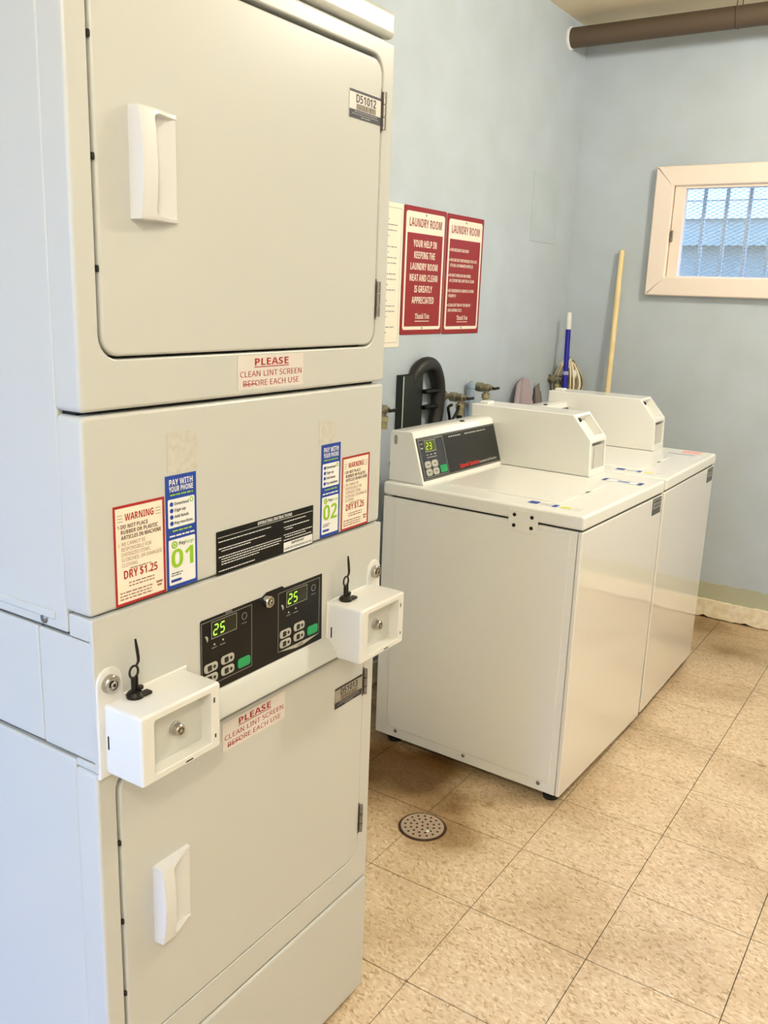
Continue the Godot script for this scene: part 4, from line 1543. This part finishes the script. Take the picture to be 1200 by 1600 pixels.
func signs() -> void:
	var turn := PI / 2
	# sign asking for a tidy room
	var w := 0.3035
	var h := 0.4565
	var o := base("laundry_sign", Vector3(0.001, 1.349, -2.8785), turn)
	sign_frame(o, w, h)
	var mb := MB.new()
	letters(mb, "LAUNDRY ROOM", 0.030, 0, h - 0.070, 0.0029, 0, 1.0, "bold", 0.232)
	part(o, "red_lettering", mb, M.crimson)
	mb = MB.new()
	var y := h - 0.140
	for t in [["YOUR HELP IN", 0.168], ["KEEPING THE", 0.150], ["LAUNDRY ROOM", 0.196], ["NEAT AND CLEAN", 0.202], ["IS GREATLY", 0.130], ["APPRECIATED", 0.160]]:
		letters(mb, t[0], 0.0245, 0, y, 0.0026, 0, 1.0, "bold", t[1])
		y -= 0.0405
	letters(mb, "Thank You", 0.019, 0, 0.058, 0.0026, 0, 1.0, "serif", 0.105)
	mb.rect(-0.052, 0.048, 0.052, 0.0505, 0.0026)
	part(o, "white_lettering", mb, M.cream_print)
	tag(o, "crimson laundry room sign asking for help keeping it neat and clean", "sign", "crimson laundry room signs")
	# sign with the rules
	o = base("laundry_sign", Vector3(0.001, 1.347, -3.1895), turn)
	sign_frame(o, w, h)
	mb = MB.new()
	letters(mb, "LAUNDRY ROOM", 0.030, 0, h - 0.070, 0.0029, 0, 1.0, "bold", 0.232)
	part(o, "red_lettering", mb, M.crimson)
	mb = MB.new()
	var x := -w / 2 + 0.036
	for t in [["FOR RESIDENTS USE ONLY", 0.318, 0.150, true], ["YOU ARE NOT RESPONSIBLE FOR LOST,", 0.280, 0.224, true], ["STOLEN, OR DAMAGED ARTICLES", 0.260, 0.190, false], ["DO NOT OVERLOAD MACHINES,", 0.222, 0.178, true], ["AS CLOTHES WILL NOT BE AS CLEAN", 0.202, 0.206, false],
		["BE CONSIDERATE & REMOVE CLOTHES", 0.163, 0.208, true], ["PROMPTLY", 0.143, 0.060, false], ["CLEAN LINT TRAP AT THE END OF", 0.107, 0.186, true], ["EACH DRYING CYCLE", 0.087, 0.112, false]]:
		letters(mb, t[0], 0.0115, x, t[1], 0.0026, -1, 1.0, "bold", t[2])
		if t[3]:
			mb.slab(disc(x - 0.006, t[1] + 0.005, 0.003, 8), 0.0022, 0.0026, 0, false)
	letters(mb, "Thank You", 0.017, 0.005, 0.055, 0.0026, 0, 1.0, "serif", 0.092)
	mb.rect(-0.040, 0.046, 0.050, 0.0482, 0.0026)
	part(o, "white_lettering", mb, M.cream_print)
	tag(o, "crimson laundry room sign with a bulleted list of rules", "sign", "crimson laundry room signs")
	# the paper notice half hidden by the dryer
	o = base("paper_notice", Vector3(0.001, 1.306, -2.575), turn)
	mb = MB.new()
	mb.slab(rr(-0.147, 0, 0.147, 0.4985, 0.001, 2), 0.0, 0.0016, 0.0003, true)
	part(o, "sheet", mb, M.cream_print)
	mb = MB.new()
	mb.outline(-0.136, 0.016, 0.136, 0.482, 0.0019, 0.0016)
	part(o, "border_line", mb, M.grey_print)
	mb = MB.new()
	for k in 22:
		if k % 5 == 4:
			continue
		scribble(mb, -0.11, 0.11 if k % 3 else 0.06, 0.44 - 0.0185 * k, 0.0042, 0.0019)
	part(o, "fine_print", mb, M.grey_print)
	tag(o, "cream paper notice on the wall, half hidden behind the dryer", "notice")

# ---------------------------------------------------------------- hoses, pipes, valves
static func smooth_path(p: Array, per := 6) -> Array:
	var out := []
	for i in p.size() - 1:
		var a: Vector3 = p[maxi(i - 1, 0)]
		var b: Vector3 = p[i]
		var c: Vector3 = p[i + 1]
		var d: Vector3 = p[mini(i + 2, p.size() - 1)]
		for k in per:
			out.append(b.cubic_interpolate(c, a, d, float(k) / per))
	out.append(p[p.size() - 1])
	return out


func valve(called: String, y: float, z: float, reach: float, label: String, group: String) -> Node3D:
	# a hose bib: a stub out of the wall, a body with a packing nut and handle, a coupling facing down
	var o := base(called, Vector3(0, y, z))
	var along := Transform3D(Basis(Vector3(0, -1, 0), Vector3(1, 0, 0), Vector3(0, 0, 1)), Vector3())
	var mb := MB.new()
	mb.t = along
	mb.lathe([Vector2(0.022, 0.0), Vector2(0.020, 0.006), Vector2(0.012, 0.008), Vector2(0.012, reach * 0.3), Vector2(0.019, reach * 0.3), Vector2(0.020, reach * 0.55), Vector2(0.015, reach * 0.56), Vector2(0.0165, reach * 0.85), Vector2(0.011, reach * 0.87), Vector2(0.010, reach), Vector2(0, reach)], 16)
	mb.t = Transform3D(Basis(), Vector3(reach * 0.72, 0, 0))
	mb.lathe([Vector2(0.011, 0.0), Vector2(0.011, -0.03)], 12)
	part(o, "valve_body", mb, M.brass)
	mb = MB.new()
	mb.t = along
	mb.lathe([Vector2(0.004, reach), Vector2(0.004, reach + 0.02), Vector2(0, reach + 0.02)], 8)
	mb.t = Transform3D(Basis(), Vector3(reach + 0.018, 0, 0))
	mb.rbox(Vector3(), Vector3(0.006, 0.012, 0.055), 0.003)
	part(o, "valve_handle", mb, M.iron)
	mb = MB.new()
	mb.t = Transform3D(Basis(), Vector3(reach * 0.72, -0.055, 0))
	mb.lathe([Vector2(0, 0.03), Vector2(0.017, 0.03), Vector2(0.018, 0.012), Vector2(0.0145, 0.010), Vector2(0.014, -0.015), Vector2(0, -0.015)], 12)
	part(o, "coupling", mb, paint(Color(0.70, 0.66, 0.50), 0.4, 0.5))
	tag(o, label, "valve", group)
	return o


func plumbing() -> void:
	# dark trunking that the drain hose drops into
	var o := base("standpipe_box", Vector3(0, 0, -2.790))
	var mb := MB.new()
	for wl in [[0.0015, 0.0035, -0.070, 0.070], [0.0305, 0.0325, -0.070, 0.070], [0.0035, 0.0305, 0.068, 0.070], [0.0035, 0.0305, -0.070, -0.068]]:
		mb.box(Vector3(wl[0], 0.005, wl[2]), Vector3(wl[1], 1.203, wl[3]))
	part(o, "casing", mb, M.green_black)
	mb = MB.new()
	mb.box(Vector3(0.0310, 0.03, 0.0680), Vector3(0.0338, 1.20, 0.0712))
	part(o, "pale_edge", mb, paint(Color(0.78, 0.82, 0.74), 0.5))
	tag(o, "dark green-black upright box on the wall behind the nearer washer", "standpipe")
	o = base("drain_hose", Vector3(0, 0, 0))
	var pts := smooth_path([Vector3(0.017, 0.9, -2.800), Vector3(0.017, 1.10, -2.800), Vector3(0.021, 1.195, -2.812), Vector3(0.032, 1.236, -2.862), Vector3(0.034, 1.225, -2.930), Vector3(0.034, 1.150, -2.975), Vector3(0.034, 1.05, -2.972), Vector3(0.036, 0.97, -2.950), Vector3(0.05, 0.80, -2.940), Vector3(0.10, 0.60, -2.93)], 8)
	mb = MB.new()
	var radii := []
	for i in pts.size():
		radii.append(lerpf(0.0120, 0.0285, smoothstep(10.0, 23.0, i)))
	mb.tube(pts, radii, 16)
	part(o, "hose", mb, M.rubber)
	for y in [1.075, 1.135]:
		mb = MB.new()
		mb.rbox(Vector3(0.040, y, -2.905), Vector3(0.030, 0.016, 0.10), 0.006)
		part(o, "clamp_band", mb, M.black)
	tag(o, "thick black drain hose bent over in an upside-down U above the nearer washer", "hose")
	valve("water_valve", 1.100, -3.085, 0.105, "metal water valve right beside the bent black drain hose", "wall valves behind the washers")
	valve("water_valve", 1.125, -3.310, 0.105, "metal water valve on top of the thin blue riser pipe", "wall valves behind the washers")
	valve("water_valve", 1.110, -4.150, 0.07, "dull green-grey water valve between the hanging rag and the mop", "wall valves behind the washers")
	valve("water_valve", 1.095, -2.560, 0.075, "small dark water valve tip just beside the edge of the dryer", "wall valves behind the washers")
	# supply hoses below the couplings
	var k := 0
	for s in [[0.0756, 1.027, -3.085], [0.0756, 1.052, -3.310]]:
		mb = MB.new()
		mb.tube(smooth_path([Vector3(s[0], s[1], s[2]), Vector3(s[0], s[1] - 0.1, s[2]), Vector3(s[0] + 0.02, s[1] - 0.3, s[2] + 0.02), Vector3(s[0] + 0.10, 0.55, s[2] + 0.05)]), 0.012, 10)
		tag(part(self, "supply_hose", mb, M.rubber), ["black supply hose hanging from the valve next to the bent drain hose", "black supply hose hanging from the valve over the blue riser"][k], "hose", "supply hoses")
		k += 1
	mb = MB.new()
	mb.tube(smooth_path([Vector3(0.055, 1.070, -3.055), Vector3(0.058, 1.062, -3.022), Vector3(0.062, 1.02, -3.030), Vector3(0.06, 0.95, -3.045), Vector3(0.06, 0.8, -3.06)]), 0.006, 8)
	mb.tube(smooth_path([Vector3(0.085, 1.070, -3.060), Vector3(0.085, 1.045, -3.045), Vector3(0.08, 1.015, -3.020), Vector3(0.08, 1.005, -3.012)]), 0.006, 8)
	tag(part(self, "control_cable", mb, M.black), "thin black cable looping below the first water valve", "cable")
	o = base("riser_pipe", Vector3(0.03, 0.0, -3.262))
	mb = MB.new()
	mb.lathe([Vector2(0.013, 0.015), Vector2(0.013, 1.12), Vector2(0.016, 1.122), Vector2(0.016, 1.145), Vector2(0, 1.147)], 14)
	part(o, "pipe", mb, M.pipe_blue)
	mb = MB.new()
	mb.rbox(Vector3(-0.015, 1.05, 0), Vector3(0.03, 0.016, 0.045), 0.003)
	part(o, "pipe_strap", mb, M.steel)
	tag(o, "thin light blue riser pipe up the wall behind the nearer washer", "pipe")
	# the black hose in the gap between dryer and washer
	mb = MB.new()
	mb.tube(smooth_path([Vector3(0.07, 0.90, -2.62), Vector3(0.08, 0.80, -2.63), Vector3(0.10, 0.60, -2.665), Vector3(0.11, 0.42, -2.69), Vector3(0.12, 0.25, -2.68), Vector3(0.16, 0.09, -2.60), Vector3(0.19, 0.022, -2.42)]), 0.021, 12)
	tag(part(self, "floor_hose", mb, M.rubber), "black hose hanging down the wall in the gap beside the dryer", "hose")
	# the rag hung over a valve
	o = base("rag", Vector3(0.035, 0, -3.800))
	mb = MB.new()
	var f := func(i: int, j: int) -> Vector3:
		var s := i / 20.0
		var t := j / 14.0
		var fold := sin(s * 9.0) * 0.018 + sin(s * 17.0 + 1.0) * 0.007
		var top := 1.138 - 0.060 * pow(absf(s - 0.45) * 1.6, 2.6)
		var y := lerpf(top, 0.97 + 0.02 * sin(s * 5.0), t)
		var z := lerpf(lerpf(0.080, -0.05, s), lerpf(0.200, -0.055, s), t)
		return Vector3(fold * (0.3 + t) + 0.035 * t - 0.005, y, z)
	mb.grid(21, 15, f)
	var f2 := func(i: int, j: int) -> Vector3:
		var p: Vector3 = f.call(i, j)
		return p - Vector3(0.006, 0.002, 0.0)
	mb.grid(21, 15, f2, true)
	part(o, "front_flap", mb, M.cloth)
	mb = MB.new()
	var g := func(i: int, j: int) -> Vector3:
		var s := i / 16.0
		var t := j / 12.0
		var fold := sin(s * 12.0 + 1.0) * 0.014
		var top := 1.115 - 0.04 * s - 0.02 * sin(s * 7.0)
		return Vector3(fold * (0.4 + t) + 0.02, lerpf(top, 0.965, t), lerpf(-0.055, -0.165, s) * (0.8 + 0.2 * t))
	mb.grid(17, 13, g)
	mb.grid(17, 13, func(i: int, j: int) -> Vector3: return (g.call(i, j) as Vector3) - Vector3(0.006, 0.002, 0.0), true)
	part(o, "back_flap", mb, paint(Color(0.50, 0.47, 0.45), 0.95))
	tag(o, "mauve grey rag hung on the wall behind the washers", "rag")

# ---------------------------------------------------------------- mop and broom handles
func mops() -> void:
	# wooden pole leaning on the window wall
	var o := base("wooden_pole", Vector3(0.300, 0, -4.15))
	var mb := MB.new()
	mb.tube([Vector3(0, 0, 0), Vector3(-0.012, 0.87, -0.055), Vector3(-0.024, 1.732, -0.113), Vector3(-0.0241, 1.738, -0.1134)], [0.0135, 0.0135, 0.0135, 0.011], 14)
	part(o, "pole", mb, wood_material())
	tag(o, "plain wooden pole leaning against the window wall", "pole")
	# blue handle with a white cap
	o = base("broom_handle", Vector3(0.165, 0, -4.01))
	var top := Vector3(-0.089, 1.437, -0.150)
	mb = MB.new()
	mb.tube([Vector3(), top * 0.945], 0.0125, 14)
	part(o, "pole", mb, M.blue_pole)
	mb = MB.new()
	mb.tube([top * 0.943, top * 0.99, top], [0.0135, 0.0135, 0.011], 14)
	part(o, "white_cap", mb, M.white_cap)
	mb = MB.new()
	mb.tube([top * 0.790, top * 0.802], 0.0150, 14)
	part(o, "grey_ring", mb, paint(Color(0.66, 0.66, 0.80), 0.5))
	tag(o, "blue broom handle with a white end standing in the corner", "broom handle")
	# string mop, head up
	o = base("string_mop", Vector3(0.070, 0, -4.205))
	mb = MB.new()
	mb.tube([Vector3(0.02, 0, 0.02), Vector3(0, 1.13, -0.01)], 0.012, 10)
	part(o, "pole", mb, M.wood)
	mb = MB.new()
	mb.rbox(Vector3(0, 1.135, -0.01), Vector3(0.11, 0.05, 0.05), 0.02)
	part(o, "mop_clamp", mb, M.white_cap)
	var mbs := [MB.new(), MB.new()]
	for k in 84:
		var a := rng.randf() * TAU
		var spread := rng.randf_range(0.35, 1.0)
		var ex := cos(a) * 0.082 * spread
		var ez := sin(a) * 0.060 * spread
		var tp := Vector3(ex * 0.35, 1.190 + 0.030 * (1.0 - spread) + rng.randf_range(-0.008, 0.008), -0.01 + ez * 0.3)
		var p := [Vector3(0, 1.14, -0.01), tp, Vector3(ex * 0.85, 1.165 - 0.03 * spread, -0.01 + ez * 0.85), Vector3(ex * 1.05, 1.09 - 0.02 * rng.randf(), -0.01 + ez * 1.05), Vector3(ex * 0.92 + rng.randf_range(-0.008, 0.008), 1.02, -0.01 + ez * 0.92), Vector3(ex + rng.randf_range(-0.015, 0.015), rng.randf_range(0.84, 0.96), -0.01 + ez)]
		mbs[0 if k % 3 else 1].tube(smooth_path(p, 3), 0.0052, 5, false)
	part(o, "mop_strings", mbs[0], M.string, true)
	part(o, "gap_shade_strings", mbs[1], M.string_shade, true)  # every third string darkened to paint the shade between strings
	tag(o, "cream string mop standing head up in the corner behind the blue handle", "mop")


func wood_material() -> StandardMaterial3D:
	var m := paint(Color(1, 1, 1), 0.5)
	m.albedo_texture = noise_tex(0.02, 256, Color(0.88, 0.78, 0.56), Color(0.97, 0.90, 0.71), 12, 4)
	m.uv1_triplanar = true
	m.uv1_scale = Vector3(12, 1.2, 12)
	return m

# ---------------------------------------------------------------- floor drain
func drain() -> void:
	var o := base("floor_drain", Vector3(0.662, 0.0, -1.914))
	var mb := MB.new()
	mb.lathe([Vector2(0.0705, 0.0), Vector2(0.0695, 0.0016), Vector2(0.0655, 0.0020), Vector2(0.0640, 0.0012), Vector2(0, 0.0012)], 36)
	part(o, "rusty_rim", mb, paint(Color(0.24, 0.16, 0.08), 0.85))
	var grate := CSGCombiner3D.new()
	grate.name = "grate"
	var d := CSGCylinder3D.new()
	d.name = "grate_disc"
	d.radius = 0.0625
	d.height = 0.0022
	d.sides = 40
	d.material = paint(Color(0.68, 0.60, 0.52), 0.5, 0.1)
	grate.add_child(d)
	var spots := [Vector2(0, 0)]
	for k in 6:
		spots.append(Vector2.from_angle(TAU * k / 6.0) * 0.018)
	for k in 12:
		spots.append(Vector2.from_angle(TAU * (k + 0.5) / 12.0) * 0.034)
	for k in 16:
		spots.append(Vector2.from_angle(TAU * k / 16.0) * 0.050)
	for s in spots:
		var h := CSGCylinder3D.new()
		h.name = "drain_hole"
		h.operation = CSGShape3D.OPERATION_SUBTRACTION
		h.radius = 0.0037
		h.height = 0.01
		h.sides = 9
		h.position = Vector3(s.x, 0, s.y)
		h.material = M.dark
		grate.add_child(h, true)
	o.add_child(grate)
	grate.position = Vector3(0, 0.0026, 0)
	mb = MB.new()
	mb.t = Transform3D(Basis(), Vector3(0.026, 0.0038, 0.014))
	mb.lathe([Vector2(0.0055, 0), Vector2(0.004, 0.0012), Vector2(0, 0.0016)], 12)
	part(o, "grate_screw", mb, M.white_cap)
	tag(o, "round perforated metal floor drain in front of the washers", "floor drain")
